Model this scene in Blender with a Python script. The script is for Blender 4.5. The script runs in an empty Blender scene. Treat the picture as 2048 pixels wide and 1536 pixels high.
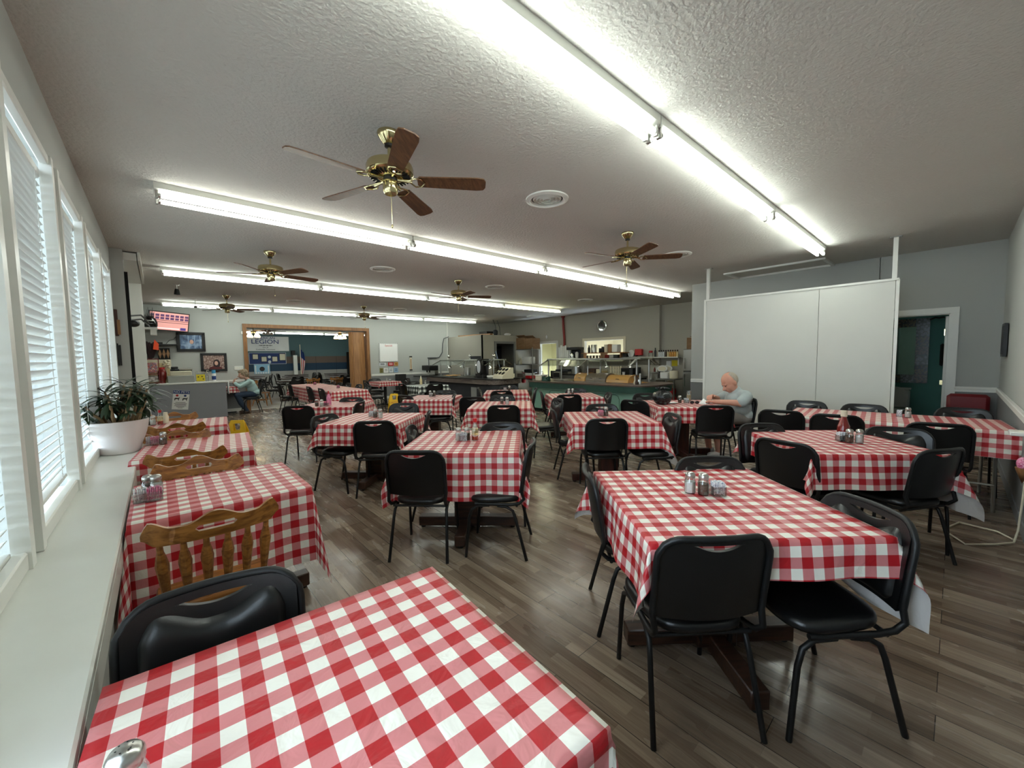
import bpy, bmesh, math, random
from mathutils import Vector, Matrix, Euler
random.seed(7)
PI = math.pi
R = math.radians
SC = bpy.context.scene
COL = SC.collection

# ------------------------------------------------------------------ materials
def srgb(r, g, b):
    f = lambda c: (c / 255 / 12.92) if c / 255 <= .04045 else ((c / 255 + .055) / 1.055) ** 2.4
    return (f(r), f(g), f(b), 1)

def mat(name, col, rough=.6, metal=0, spec=.5, bump=0, bscale=60, var=0, vscale=8, emit=None, estr=0, coat=0, trans=0, alpha=1):
    m = bpy.data.materials.new(name); m.use_nodes = True
    nt = m.node_tree; b = nt.nodes['Principled BSDF']
    c = col if len(col) == 4 else (*col, 1)
    b.inputs['Base Color'].default_value = c
    b.inputs['Roughness'].default_value = rough
    b.inputs['Metallic'].default_value = metal
    b.inputs['Specular IOR Level'].default_value = spec
    b.inputs['Coat Weight'].default_value = coat
    b.inputs['Transmission Weight'].default_value = trans
    b.inputs['Alpha'].default_value = alpha
    if emit:
        b.inputs['Emission Color'].default_value = emit; b.inputs['Emission Strength'].default_value = estr
    if var or bump:
        tc = nt.nodes.new('ShaderNodeTexCoord')
    if var:
        n = nt.nodes.new('ShaderNodeTexNoise'); n.inputs['Scale'].default_value = vscale; n.inputs['Detail'].default_value = 4
        nt.links.new(tc.outputs['Object'], n.inputs['Vector'])
        mx = nt.nodes.new('ShaderNodeMix'); mx.data_type = 'RGBA'
        mx.inputs[6].default_value = tuple(x * (1 - var) for x in c[:3]) + (1,)
        mx.inputs[7].default_value = tuple(min(1, x * (1 + var)) for x in c[:3]) + (1,)
        nt.links.new(n.outputs['Fac'], mx.inputs[0]); nt.links.new(mx.outputs[2], b.inputs['Base Color'])
    if bump:
        n2 = nt.nodes.new('ShaderNodeTexNoise'); n2.inputs['Scale'].default_value = bscale; n2.inputs['Detail'].default_value = 3
        nt.links.new(tc.outputs['Object'], n2.inputs['Vector'])
        bp = nt.nodes.new('ShaderNodeBump'); bp.inputs['Strength'].default_value = bump; bp.inputs['Distance'].default_value = .01
        nt.links.new(n2.outputs['Fac'], bp.inputs['Height']); nt.links.new(bp.outputs['Normal'], b.inputs['Normal'])
    return m

def N(nt, t, **kw):
    n = nt.nodes.new(t)
    for k, v in kw.items(): setattr(n, k, v)
    return n

def gingham(name, dark, mid, light, size=.0425):
    m = bpy.data.materials.new(name); m.use_nodes = True
    nt = m.node_tree; L = nt.links.new; b = nt.nodes['Principled BSDF']
    uv = N(nt, 'ShaderNodeUVMap'); sp = N(nt, 'ShaderNodeSeparateXYZ'); L(uv.outputs[0], sp.inputs[0])
    def stripe(out):
        d = N(nt, 'ShaderNodeMath', operation='DIVIDE'); L(out, d.inputs[0]); d.inputs[1].default_value = 2 * size
        f = N(nt, 'ShaderNodeMath', operation='FRACT'); L(d.outputs[0], f.inputs[0])
        g = N(nt, 'ShaderNodeMath', operation='GREATER_THAN'); L(f.outputs[0], g.inputs[0]); g.inputs[1].default_value = .5
        return g.outputs[0]
    a, c = stripe(sp.outputs[0]), stripe(sp.outputs[1])
    ad = N(nt, 'ShaderNodeMath', operation='ADD'); L(a, ad.inputs[0]); L(c, ad.inputs[1])
    hf = N(nt, 'ShaderNodeMath', operation='MULTIPLY'); L(ad.outputs[0], hf.inputs[0]); hf.inputs[1].default_value = .5
    cr = N(nt, 'ShaderNodeValToRGB'); cr.color_ramp.interpolation = 'CONSTANT'
    e = cr.color_ramp.elements; e[0].position = 0; e[0].color = light; e[1].position = .25; e[1].color = mid
    x = e.new(.75); x.color = dark
    L(hf.outputs[0], cr.inputs[0])
    geo = N(nt, 'ShaderNodeNewGeometry')
    mx = N(nt, 'ShaderNodeMix', data_type='RGBA'); L(geo.outputs['Backfacing'], mx.inputs[0]); L(cr.outputs[0], mx.inputs[6])
    mx.inputs[7].default_value = srgb(205, 200, 196)
    L(mx.outputs[2], b.inputs['Base Color'])
    b.inputs['Roughness'].default_value = .42; b.inputs['Specular IOR Level'].default_value = .35
    n1 = N(nt, 'ShaderNodeTexNoise'); n1.inputs['Scale'].default_value = 9; n1.inputs['Detail'].default_value = 3
    n1.inputs['Distortion'].default_value = 1.5
    L(uv.outputs[0], n1.inputs['Vector'])
    bp = N(nt, 'ShaderNodeBump'); bp.inputs['Strength'].default_value = .35; bp.inputs['Distance'].default_value = .02
    L(n1.outputs['Fac'], bp.inputs['Height']); L(bp.outputs['Normal'], b.inputs['Normal'])
    return m

def wood(name, c1, c2, rough=.4, scale=(2, 30, 30), rot=(0, 0, 0)):
    m = bpy.data.materials.new(name); m.use_nodes = True
    nt = m.node_tree; L = nt.links.new; b = nt.nodes['Principled BSDF']
    tc = N(nt, 'ShaderNodeTexCoord'); mp = N(nt, 'ShaderNodeMapping'); L(tc.outputs['Object'], mp.inputs[0])
    mp.inputs['Scale'].default_value = scale; mp.inputs['Rotation'].default_value = rot
    n = N(nt, 'ShaderNodeTexNoise'); n.inputs['Scale'].default_value = 1; n.inputs['Detail'].default_value = 6; n.inputs['Distortion'].default_value = .8
    L(mp.outputs[0], n.inputs['Vector'])
    cr = N(nt, 'ShaderNodeValToRGB'); e = cr.color_ramp.elements
    e[0].position = .35; e[0].color = c1; e[1].position = .65; e[1].color = c2
    L(n.outputs['Fac'], cr.inputs[0]); L(cr.outputs[0], b.inputs['Base Color'])
    b.inputs['Roughness'].default_value = rough
    return m

def glassy(name, tint=(1, 1, 1), refl=.12, rough=.02):
    m = bpy.data.materials.new(name); m.use_nodes = True
    nt = m.node_tree; nt.nodes.remove(nt.nodes['Principled BSDF']); L = nt.links.new
    o = nt.nodes['Material Output']
    t = N(nt, 'ShaderNodeBsdfTransparent'); t.inputs[0].default_value = (*tint, 1)
    g = N(nt, 'ShaderNodeBsdfGlossy'); g.inputs['Roughness'].default_value = rough
    fr = N(nt, 'ShaderNodeLayerWeight'); fr.inputs[0].default_value = .35
    ml = N(nt, 'ShaderNodeMath', operation='MULTIPLY_ADD'); L(fr.outputs['Fresnel'], ml.inputs[0]); ml.inputs[1].default_value = .6; ml.inputs[2].default_value = refl
    cl = N(nt, 'ShaderNodeClamp'); L(ml.outputs[0], cl.inputs[0])
    mx = N(nt, 'ShaderNodeMixShader'); L(cl.outputs[0], mx.inputs[0]); L(t.outputs[0], mx.inputs[1]); L(g.outputs[0], mx.inputs[2])
    L(mx.outputs[0], o.inputs[0])
    return m

def floor_mat(name, tones, grain, rough, plank_w=.165, plank_l=1.2, strip=True):
    m = bpy.data.materials.new(name); m.use_nodes = True
    nt = m.node_tree; L = nt.links.new; b = nt.nodes['Principled BSDF']
    tc = N(nt, 'ShaderNodeTexCoord')
    mp = N(nt, 'ShaderNodeMapping'); mp.inputs['Rotation'].default_value = (0, 0, PI / 2); L(tc.outputs['Object'], mp.inputs[0])
    def brick(w, h, mortar, off):
        k = N(nt, 'ShaderNodeTexBrick'); k.offset = off; k.offset_frequency = 2
        k.inputs['Color1'].default_value = (0, 0, 0, 1); k.inputs['Color2'].default_value = (1, 1, 1, 1); k.inputs['Mortar'].default_value = (.5, .5, .5, 1)
        k.inputs['Scale'].default_value = 1; k.inputs['Mortar Size'].default_value = mortar; k.inputs['Mortar Smooth'].default_value = .1
        k.inputs['Brick Width'].default_value = w; k.inputs['Row Height'].default_value = h
        L(mp.outputs[0], k.inputs['Vector']); return k
    k1 = brick(plank_l, plank_w, .0016, .37)
    k2 = brick(.43, plank_w / 3, 0.0008, .41)
    # warp strips by plank so that the small strips differ
    g = N(nt, 'ShaderNodeMapping'); g.inputs['Scale'].default_value = (3.5, 75, 1); L(mp.outputs[0], g.inputs[0])
    n = N(nt, 'ShaderNodeTexNoise'); n.inputs['Scale'].default_value = 1; n.inputs['Detail'].default_value = 7; n.inputs['Roughness'].default_value = .65; n.inputs['Distortion'].default_value = .6
    L(g.outputs[0], n.inputs['Vector'])
    g2 = N(nt, 'ShaderNodeMapping'); g2.inputs['Scale'].default_value = (2.2, 9, 1); L(mp.outputs[0], g2.inputs[0])
    n2 = N(nt, 'ShaderNodeTexNoise'); n2.inputs['Scale'].default_value = 1; n2.inputs['Detail'].default_value = 3; L(g2.outputs[0], n2.inputs['Vector'])
    def mad(a, s, c=None, cs=0):
        q = N(nt, 'ShaderNodeMath', operation='MULTIPLY'); L(a, q.inputs[0]); q.inputs[1].default_value = s
        if c is None: return q.outputs[0]
        r = N(nt, 'ShaderNodeMath', operation='ADD'); L(q.outputs[0], r.inputs[0]); L(c, r.inputs[1]); return r.outputs[0]
    v = mad(k1.outputs['Color'], .22); v = mad(k2.outputs['Color'], .30 if strip else .0, v); v = mad(n.outputs['Fac'], grain, v); v = mad(n2.outputs['Fac'], .35, v)
    cr = N(nt, 'ShaderNodeValToRGB'); e = cr.color_ramp.elements
    e[0].position = .28; e[0].color = tones[0]; e[1].position = 1.0; e[1].color = tones[-1]
    for i, t in enumerate(tones[1:-1]):
        x = e.new(.28 + .72 * (i + 1) / (len(tones) - 1)); x.color = t
    L(v, cr.inputs[0])
    mx = N(nt, 'ShaderNodeMix', data_type='RGBA'); L(k1.outputs['Fac'], mx.inputs[0]); L(cr.outputs[0], mx.inputs[6]); mx.inputs[7].default_value = srgb(45, 40, 36)
    L(mx.outputs[2], b.inputs['Base Color'])
    rr = N(nt, 'ShaderNodeMapRange'); L(n2.outputs['Fac'], rr.inputs[0]); rr.inputs[1].default_value = .3; rr.inputs[2].default_value = .7
    rr.inputs[3].default_value = rough - .06; rr.inputs[4].default_value = rough + .1
    L(rr.outputs[0], b.inputs['Roughness']); b.inputs['Specular IOR Level'].default_value = .55
    bp = N(nt, 'ShaderNodeBump'); bp.inputs['Strength'].default_value = .10; bp.inputs['Distance'].default_value = .002
    sb = N(nt, 'ShaderNodeMath', operation='SUBTRACT'); L(n.outputs['Fac'], sb.inputs[0]); L(k1.outputs['Fac'], sb.inputs[1])
    L(sb.outputs[0], bp.inputs['Height']); L(bp.outputs['Normal'], b.inputs['Normal'])
    return m

def grid_mat(name, base, line, ax, period, width, rough=.5):
    """vertical or horizontal seams on a surface: lines every PERIOD metres along object axis AX"""
    m = bpy.data.materials.new(name); m.use_nodes = True
    nt = m.node_tree; L = nt.links.new; b = nt.nodes['Principled BSDF']
    tc = N(nt, 'ShaderNodeTexCoord'); sp = N(nt, 'ShaderNodeSeparateXYZ'); L(tc.outputs['Object'], sp.inputs[0])
    d = N(nt, 'ShaderNodeMath', operation='DIVIDE'); L(sp.outputs[ax], d.inputs[0]); d.inputs[1].default_value = period
    f = N(nt, 'ShaderNodeMath', operation='FRACT'); L(d.outputs[0], f.inputs[0])
    g = N(nt, 'ShaderNodeMath', operation='LESS_THAN'); L(f.outputs[0], g.inputs[0]); g.inputs[1].default_value = width / period
    mx = N(nt, 'ShaderNodeMix', data_type='RGBA'); L(g.outputs[0], mx.inputs[0]); mx.inputs[6].default_value = base; mx.inputs[7].default_value = line
    L(mx.outputs[2], b.inputs['Base Color']); b.inputs['Roughness'].default_value = rough
    return m

def noise_pic(name, cols, scale, rough=.3, kind='noise'):
    m = bpy.data.materials.new(name); m.use_nodes = True
    nt = m.node_tree; L = nt.links.new; b = nt.nodes['Principled BSDF']
    tc = N(nt, 'ShaderNodeTexCoord')
    if kind == 'noise':
        n = N(nt, 'ShaderNodeTexNoise'); n.inputs['Detail'].default_value = 4; o = n.outputs['Fac']
    else:
        n = N(nt, 'ShaderNodeTexVoronoi'); o = n.outputs['Distance']
    n.inputs['Scale'].default_value = scale; L(tc.outputs['Object'], n.inputs['Vector'])
    cr = N(nt, 'ShaderNodeValToRGB'); e = cr.color_ramp.elements
    lo, hi = (.32, .68) if kind == 'noise' else (.05, .6)
    e[0].position = lo; e[0].color = cols[0]; e[1].position = hi; e[1].color = cols[-1]
    for i, c in enumerate(cols[1:-1]):
        x = e.new(lo + (hi - lo) * (i + 1) / (len(cols) - 1)); x.color = c
    L(o, cr.inputs[0]); L(cr.outputs[0], b.inputs['Base Color']); b.inputs['Roughness'].default_value = rough
    return m

M = {}
M['wall'] = mat('wall_paint', srgb(178, 180, 176), .75, bump=.06, bscale=90)
M['wall_low'] = mat('wainscot_paint', srgb(128, 129, 130), .6, bump=.05, bscale=90)
M['wall_kit'] = mat('kitchen_wall_paint', srgb(176, 172, 160), .75, bump=.05, bscale=90)
M['white'] = mat('white_paint', srgb(228, 228, 222), .35, var=.03, vscale=5)
M['sill'] = mat('sill_paint', srgb(224, 226, 220), .28, var=.03, vscale=9, bump=.03, bscale=25)
M['ceil'] = mat('ceiling_texture_paint', srgb(206, 203, 197), .85, bump=.75, bscale=42, var=.05, vscale=1.2)
M['floor'] = floor_mat('wood_look_tile', [srgb(58, 45, 36), srgb(106, 89, 74), srgb(140, 123, 106), srgb(172, 157, 138)], .46, .22)
M['floor_hall'] = floor_mat('pale_hall_tile', [srgb(150, 142, 128), srgb(176, 168, 154), srgb(196, 188, 175)], .3, .35, .3, .6, False)
M['red_check'] = gingham('red_gingham_vinyl', srgb(174, 28, 36), srgb(203, 126, 127), srgb(234, 231, 220))
M['black_check'] = gingham('black_gingham_vinyl', srgb(22, 24, 24), srgb(110, 116, 112), srgb(236, 238, 232), .06)
M['vinyl'] = mat('black_vinyl', srgb(15, 16, 17), .33, spec=.5, bump=.04, bscale=220)
M['frame_black'] = mat('black_powder_coat', srgb(17, 18, 19), .45, spec=.4)
M['oak'] = wood('honey_oak', srgb(120, 72, 28), srgb(176, 118, 56), .35, (5, 60, 45))
M['dkwood'] = wood('dark_walnut_base', srgb(44, 28, 20), srgb(74, 48, 34), .4, (4, 40, 40))
M['redwood'] = wood('cherry_pedestal', srgb(52, 24, 18), srgb(76, 36, 26), .4, (30, 30, 3))
M['trimwood'] = wood('oak_trim', srgb(120, 80, 44), srgb(150, 104, 60), .45, (30, 30, 3))
M['doorwood'] = wood('oak_folding_door', srgb(140, 98, 60), srgb(170, 124, 80), .45, (30, 30, 2))
M['blade'] = wood('fan_blade_oak', srgb(84, 56, 38), srgb(118, 82, 54), .45, (6, 60, 60))
M['brass'] = mat('polished_brass', srgb(206, 192, 146), .16, metal=1)
M['dark'] = mat('dark_plastic', srgb(22, 22, 22), .45)
M['darkgap'] = mat('matte_black', srgb(10, 10, 10), .9)
M['steel'] = mat('brushed_steel', srgb(190, 190, 186), .28, metal=1)
M['chrome'] = mat('chrome', srgb(225, 225, 222), .1, metal=1)
M['fixture'] = mat('fixture_enamel', srgb(225, 226, 218), .35)
M['tube_cool'] = mat('tube_cool', (.9, 1, .95), .3, emit=(.93, 1, .94, 1), estr=13)
M['tube_warm'] = mat('tube_warm', (1, 1, .9), .3, emit=(1, 1, .68, 1), estr=14)
M['tube_dim'] = mat('tube_dim', (1, 1, .95), .3, emit=(.98, 1, .91, 1), estr=9)
M['pane'] = glassy('window_glass', (.96, .98, .98), .04)
M['glass'] = glassy('clear_glass', (.93, .95, .94), .1)
M['guard_glass'] = glassy('sneeze_guard_glass', (.95, .98, .96), .03)
M['acrylic'] = glassy('clear_acrylic_dome', (.86, .80, .66), .2, .08)
M['salt'] = mat('salt_grains', srgb(235, 235, 230), .8)
M['pepper'] = mat('pepper_grains', srgb(92, 78, 62), .9, var=.5, vscale=400)
M['packet_white'] = noise_pic('sweetener_packets', [srgb(120, 140, 165), srgb(225, 230, 232), srgb(245, 245, 245)], 120)
M['packet_pink'] = noise_pic('pink_packets', [srgb(190, 70, 120), srgb(222, 120, 160), srgb(240, 200, 215)], 110)
M['ketchup'] = mat('ketchup_red', srgb(120, 22, 16), .2, coat=.5)
M['sauce'] = mat('pepper_sauce', srgb(190, 60, 20), .2)
M['redcap'] = mat('red_plastic', srgb(190, 24, 32), .4)
M['label_cream'] = noise_pic('cream_label', [srgb(200, 170, 90), srgb(232, 222, 190)], 60)
M['yellow'] = mat('yellow_plastic', srgb(238, 190, 20), .45)
M['pot'] = mat('glazed_white_pot', srgb(222, 216, 214), .4)
M['soil'] = mat('potting_soil', srgb(44, 36, 30), .95, var=.4, vscale=80)
M['leaf'] = mat('dracaena_leaf', srgb(34, 54, 30), .4, var=.35, vscale=14)
M['stem'] = mat('plant_stem', srgb(150, 122, 88), .8, var=.3, vscale=50)
M['blind'] = mat('blind_slat', srgb(214, 214, 208), .6, spec=.2)
M['grey_counter'] = mat('counter_grey_paint', srgb(150, 152, 158), .55, bump=.04, bscale=60)
M['teal'] = mat('buffet_teal', srgb(126, 168, 152), .5, var=.08, vscale=4)
M['teal_dark'] = mat('buffet_dark_green', srgb(36, 74, 62), .55, var=.25, vscale=12)
M['buffet_top'] = mat('buffet_laminate', srgb(92, 74, 66), .3, var=.15, vscale=10)
M['charcoal'] = mat('charcoal_panel', srgb(44, 46, 52), .6, var=.15, vscale=5)
M['greywood'] = wood('weathered_grey_wood', srgb(84, 74, 70), srgb(128, 116, 108), .5, (30, 2, 30))
M['paper'] = mat('white_paper', srgb(240, 240, 238), .7)
M['blue_ink'] = mat('navy_ink', srgb(30, 58, 120), .6)
M['black_ink'] = mat('black_ink', srgb(18, 18, 20), .6)
M['red_ink'] = mat('red_ink', srgb(190, 40, 40), .6)
M['hall_teal'] = mat('hall_wall_teal', srgb(84, 112, 116), .7)
M['hall_brown'] = mat('hall_wall_brown', srgb(104, 88, 78), .7)
M['hall_navy'] = mat('hall_wall_navy', srgb(34, 62, 86), .7)
M['hall_grey'] = mat('hall_wall_grey', srgb(172, 170, 166), .7)
M['bath'] = mat('bath_teal_paint', srgb(104, 160, 148), .7)
M['porcelain'] = mat('porcelain', srgb(232, 232, 228), .15)
M['board'] = mat('partition_board', srgb(212, 212, 206), .5, var=.03, vscale=3)
M['red_vinyl'] = mat('red_vinyl', srgb(122, 22, 30), .4)
M['cardboard'] = wood('brown_cardboard', srgb(128, 96, 66), srgb(154, 120, 86), .8, (3, 3, 40))
M['cream'] = mat('cream_plastic', srgb(222, 214, 190), .5)
M['bag'] = mat('black_bin_liner', srgb(26, 28, 28), .25, bump=.6, bscale=30)
M['skin'] = mat('skin', srgb(206, 150, 128), .5, var=.1, vscale=20)
M['skin_w'] = mat('skin_fair', srgb(205, 160, 140), .5, var=.1, vscale=20)
M['hair_grey'] = mat('grey_hair', srgb(170, 160, 145), .7, bump=.5, bscale=120, var=.25, vscale=60)
M['hair_blond'] = mat('ash_blond_hair', srgb(150, 132, 108), .7, bump=.6, bscale=90, var=.35, vscale=50)
M['tee'] = mat('grey_tee', srgb(168, 178, 178), .85, bump=.25, bscale=18)
M['shorts'] = mat('grey_shorts', srgb(140, 136, 132), .9, bump=.2, bscale=18)
M['aqua'] = mat('aqua_shirt', srgb(172, 200, 200), .85, bump=.3, bscale=18)
M['jeans'] = mat('blue_jeans', srgb(54, 70, 92), .85, var=.2, vscale=20)
M['shoe'] = mat('white_shoe', srgb(205, 200, 195), .6)
M['lit_warm'] = mat('lit_glass_shade', (1, .8, .5), .4, emit=(1, .72, .36, 1), estr=7)
M['heat'] = mat('heat_bulb', (1, 1, 1), .3, emit=(1, .97, .9, 1), estr=16)
M['food_gold'] = noise_pic('fried_food', [srgb(150, 84, 30), srgb(214, 150, 60), srgb(240, 200, 120)], 40, .5)
M['food_green'] = noise_pic('green_food', [srgb(60, 70, 30), srgb(120, 120, 60), srgb(190, 160, 80)], 40, .5)

# ------------------------------------------------------------------ mesh builder
class MB:
    def __init__(s): s.v = []; s.f = []; s.uv = None
    def add(s, vs, fs):
        o = len(s.v); s.v += [tuple(x) for x in vs]; s.f += [tuple(i + o for i in f) for f in fs]; return s
    def box(s, c, d, rz=0, rx=0, ry=0, bev=0):
        hx, hy, hz = d[0] / 2, d[1] / 2, d[2] / 2
        if bev:
            b = min(bev, hx * .99, hy * .99, hz * .99)
            vs = []
            for sx in (-1, 1):
                for sy in (-1, 1):
                    for sz in (-1, 1):
                        vs += [(sx * hx, sy * (hy - b), sz * (hz - b)), (sx * (hx - b), sy * hy, sz * (hz - b)), (sx * (hx - b), sy * (hy - b), sz * hz)]
            bm = bmesh.new()
            for q in vs: bm.verts.new(q)
            r = bmesh.ops.convex_hull(bm, input=bm.verts[:])
            bm.verts.index_update(); pts = [v.co.copy() for v in bm.verts]; fs = [[v.index for v in f.verts] for f in bm.faces]; bm.free()
        else:
            pts = [Vector((x, y, z)) for x in (-hx, hx) for y in (-hy, hy) for z in (-hz, hz)]
            fs = [(0, 1, 3, 2), (4, 6, 7, 5), (0, 4, 5, 1), (2, 3, 7, 6), (0, 2, 6, 4), (1, 5, 7, 3)]
        e = Euler((rx, ry, rz)).to_matrix()
        return s.add([e @ p + Vector(c) for p in pts], fs)
    def tube(s, path, r, seg=8, caps=True):
        P = [Vector(p) for p in path]; n = len(P)
        rr = r if isinstance(r, (list, tuple)) else [r] * n
        t0 = (P[1] - P[0]).normalized()
        up = Vector((0, 0, 1)) if abs(t0.z) < .9 else Vector((1, 0, 0))
        nrm = t0.cross(up).normalized(); rings = []
        for i in range(n):
            t = (P[min(i + 1, n - 1)] - P[max(i - 1, 0)]).normalized()
            nrm = (nrm - t * nrm.dot(t)).normalized(); bn = t.cross(nrm)
            rings.append([P[i] + (nrm * math.cos(2 * PI * k / seg) + bn * math.sin(2 * PI * k / seg)) * rr[i] for k in range(seg)])
        vs = [q for g in rings for q in g]
        fs = [(i * seg + k, i * seg + (k + 1) % seg, (i + 1) * seg + (k + 1) % seg, (i + 1) * seg + k) for i in range(n - 1) for k in range(seg)]
        if caps: fs += [tuple(range(seg))[::-1], tuple(range((n - 1) * seg, n * seg))]
        return s.add(vs, fs)
    def lathe(s, prof, c=(0, 0, 0), seg=20, axis='z', mtx=None):
        vs = []; n = len(prof)
        for r, h in prof:
            for k in range(seg):
                a = 2 * PI * k / seg
                p = (r * math.cos(a), r * math.sin(a), h)
                if axis == 'x': p = (h, p[0], p[1])
                if axis == 'y': p = (p[0], h, p[1])
                p = Vector(p)
                if mtx: p = mtx @ p
                vs.append(p + Vector(c))
        fs = [(i * seg + k, i * seg + (k + 1) % seg, (i + 1) * seg + (k + 1) % seg, (i + 1) * seg + k) for i in range(n - 1) for k in range(seg)]
        if prof[0][0] > 1e-6: fs.append(tuple(range(seg))[::-1])
        if prof[-1][0] > 1e-6: fs.append(tuple(range((n - 1) * seg, n * seg)))
        return s.add(vs, fs)
    def ball(s, c, r, seg=14, rings=9, mtx=None):
        rx, ry, rz = r if isinstance(r, (list, tuple)) else (r, r, r)
        vs = []; m = mtx or Matrix.Identity(3)
        for i in range(rings + 1):
            th = PI * i / rings
            for k in range(seg):
                a = 2 * PI * k / seg
                vs.append(m @ Vector((rx * math.sin(th) * math.cos(a), ry * math.sin(th) * math.sin(a), -rz * math.cos(th))) + Vector(c))
        fs = [(i * seg + k, i * seg + (k + 1) % seg, (i + 1) * seg + (k + 1) % seg, (i + 1) * seg + k) for i in range(rings) for k in range(seg)]
        return s.add(vs, fs)
    def prism(s, outline, z0, z1, mtx=None):
        """extrude a 2-D outline (x,y) from z0 to z1; MTX maps local to world"""
        n = len(outline); m = mtx or Matrix.Identity(4)
        vs = [m @ Vector((x, y, z0)) for x, y in outline] + [m @ Vector((x, y, z1)) for x, y in outline]
        fs = [tuple(range(n))[::-1], tuple(range(n, 2 * n))] + [(i, (i + 1) % n, n + (i + 1) % n, n + i) for i in range(n)]
        return s.add(vs, fs)
    def grid(s, rows):
        nr, nc = len(rows), len(rows[0])
        return s.add([p for r in rows for p in r], [(i * nc + j, i * nc + j + 1, (i + 1) * nc + j + 1, (i + 1) * nc + j) for i in range(nr - 1) for j in range(nc - 1)])
    def rot(s, a, c=(0, 0)):
        ca, sa = math.cos(a), math.sin(a)
        s.v = [(c[0] + (x - c[0]) * ca - (y - c[1]) * sa, c[1] + (x - c[0]) * sa + (y - c[1]) * ca, z) for x, y, z in s.v]; return s
    def build(s, name, m, parent=None, smooth=40, fixn=True, loc=None):
        me = bpy.data.meshes.new(name); me.from_pydata([tuple(v) for v in s.v], [], s.f)
        me.validate(clean_customdata=False)
        if fixn or smooth:
            bm = bmesh.new(); bm.from_mesh(me)
            bmesh.ops.remove_doubles(bm, verts=bm.verts, dist=1e-5)
            if fixn: bmesh.ops.recalc_face_normals(bm, faces=bm.faces)
            bm.to_mesh(me); bm.free()
        if smooth:
            me.shade_smooth()
            try: me.set_sharp_from_angle(angle=R(smooth))
            except Exception: pass
        for x in (m if isinstance(m, list) else [m]): me.materials.append(M[x] if isinstance(x, str) else x)
        o = bpy.data.objects.new(name, me); COL.objects.link(o)
        if parent is not None: o.parent = parent
        if loc: o.location = loc
        return o

def tag(o, label=None, cat=None, group=None, kind=None):
    if label: o['label'] = label
    if cat: o['category'] = cat
    if group: o['group'] = group
    if kind: o['kind'] = kind
    return o
def thing(name, label, cat, loc=(0, 0, 0), rz=0, group=None):
    o = bpy.data.objects.new(name, None); COL.objects.link(o)
    o.location = loc; o.rotation_euler = (0, 0, rz); o.empty_display_size = .1
    return tag(o, label, cat, group)
def struct(name, mb, m, smooth=0):
    return tag(mb.build(name, m, smooth=smooth), kind='structure')
def kids(o): return [c for c in COL.objects if c.parent == o]
_kids = {}
def remember(o):
    _kids[o.name] = [(c, [g for g in kids(c)]) for c in kids(o)]; return o
def dup(o, loc, rz, label, group=None, scale=None):
    r = o.copy(); COL.objects.link(r); r.location = loc; r.rotation_euler = (0, 0, rz); r['label'] = label
    if scale: r.scale = scale
    if group: r['group'] = group
    elif 'group' in r: del r['group']
    for c, gs in _kids[o.name]:
        k = c.copy(); COL.objects.link(k); k.parent = r
        for g in gs:
            q = g.copy(); COL.objects.link(q); q.parent = k
    return r
def text(parent, name, body, size, loc, rot, m, ext=.001, align='CENTER', sx=1):
    c = bpy.data.curves.new(name, 'FONT'); c.body = body; c.size = size; c.extrude = ext; c.align_x = align; c.align_y = 'CENTER'
    c.materials.append(M[m])
    tmp = bpy.data.objects.new(name + '_curve', c)
    me = bpy.data.meshes.new_from_object(tmp); bpy.data.objects.remove(tmp)
    if not me.materials: me.materials.append(M[m])
    o = bpy.data.objects.new(name, me); COL.objects.link(o); o.location = loc; o.rotation_euler = rot; o.scale = (sx, 1, 1)
    if parent is not None: o.parent = parent
    return o
def sstep(a, b, x):
    t = max(0, min(1, (x - a) / (b - a))); return t * t * (3 - 2 * t)
def B(*a, **k): return MB().box(*a, **k)

# ------------------------------------------------------------------ camera, sky
cam = bpy.data.cameras.new('camera'); cam.sensor_width = 36; cam.lens = 792.166 / 2048 * 36; cam.clip_start = .02; cam.clip_end = 200
co = bpy.data.objects.new('camera', cam); COL.objects.link(co)
Rm = Matrix(((.74602, .05656, -.66352), (-.66572, .04000, -.74515), (-.01560, .99760, .06749))); Rm = Rm.to_quaternion().to_matrix()
co.matrix_world = Matrix.Translation((0, 0, 1.5)) @ Rm.to_4x4(); SC.camera = co
w = bpy.data.worlds.new('sky'); SC.world = w; w.use_nodes = True
bg = w.node_tree.nodes['Background']; bg.inputs[0].default_value = (.74, .87, 1, 1); bg.inputs[1].default_value = 7.5
SC.view_settings.view_transform = 'Standard'; SC.view_settings.look = 'None'; SC.view_settings.gamma = 1; SC.view_settings.exposure = .62
SC.view_settings.use_curve_mapping = False
SC.cycles.use_denoising = True; SC.cycles.max_bounces = 8; SC.cycles.diffuse_bounces = 5; SC.cycles.glossy_bounces = 4
SC.cycles.transparent_max_bounces = 24; SC.cycles.caustics_reflective = False; SC.cycles.caustics_refractive = False; SC.cycles.sample_clamp_indirect = 6

H = 3.05
struct_later = []
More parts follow.
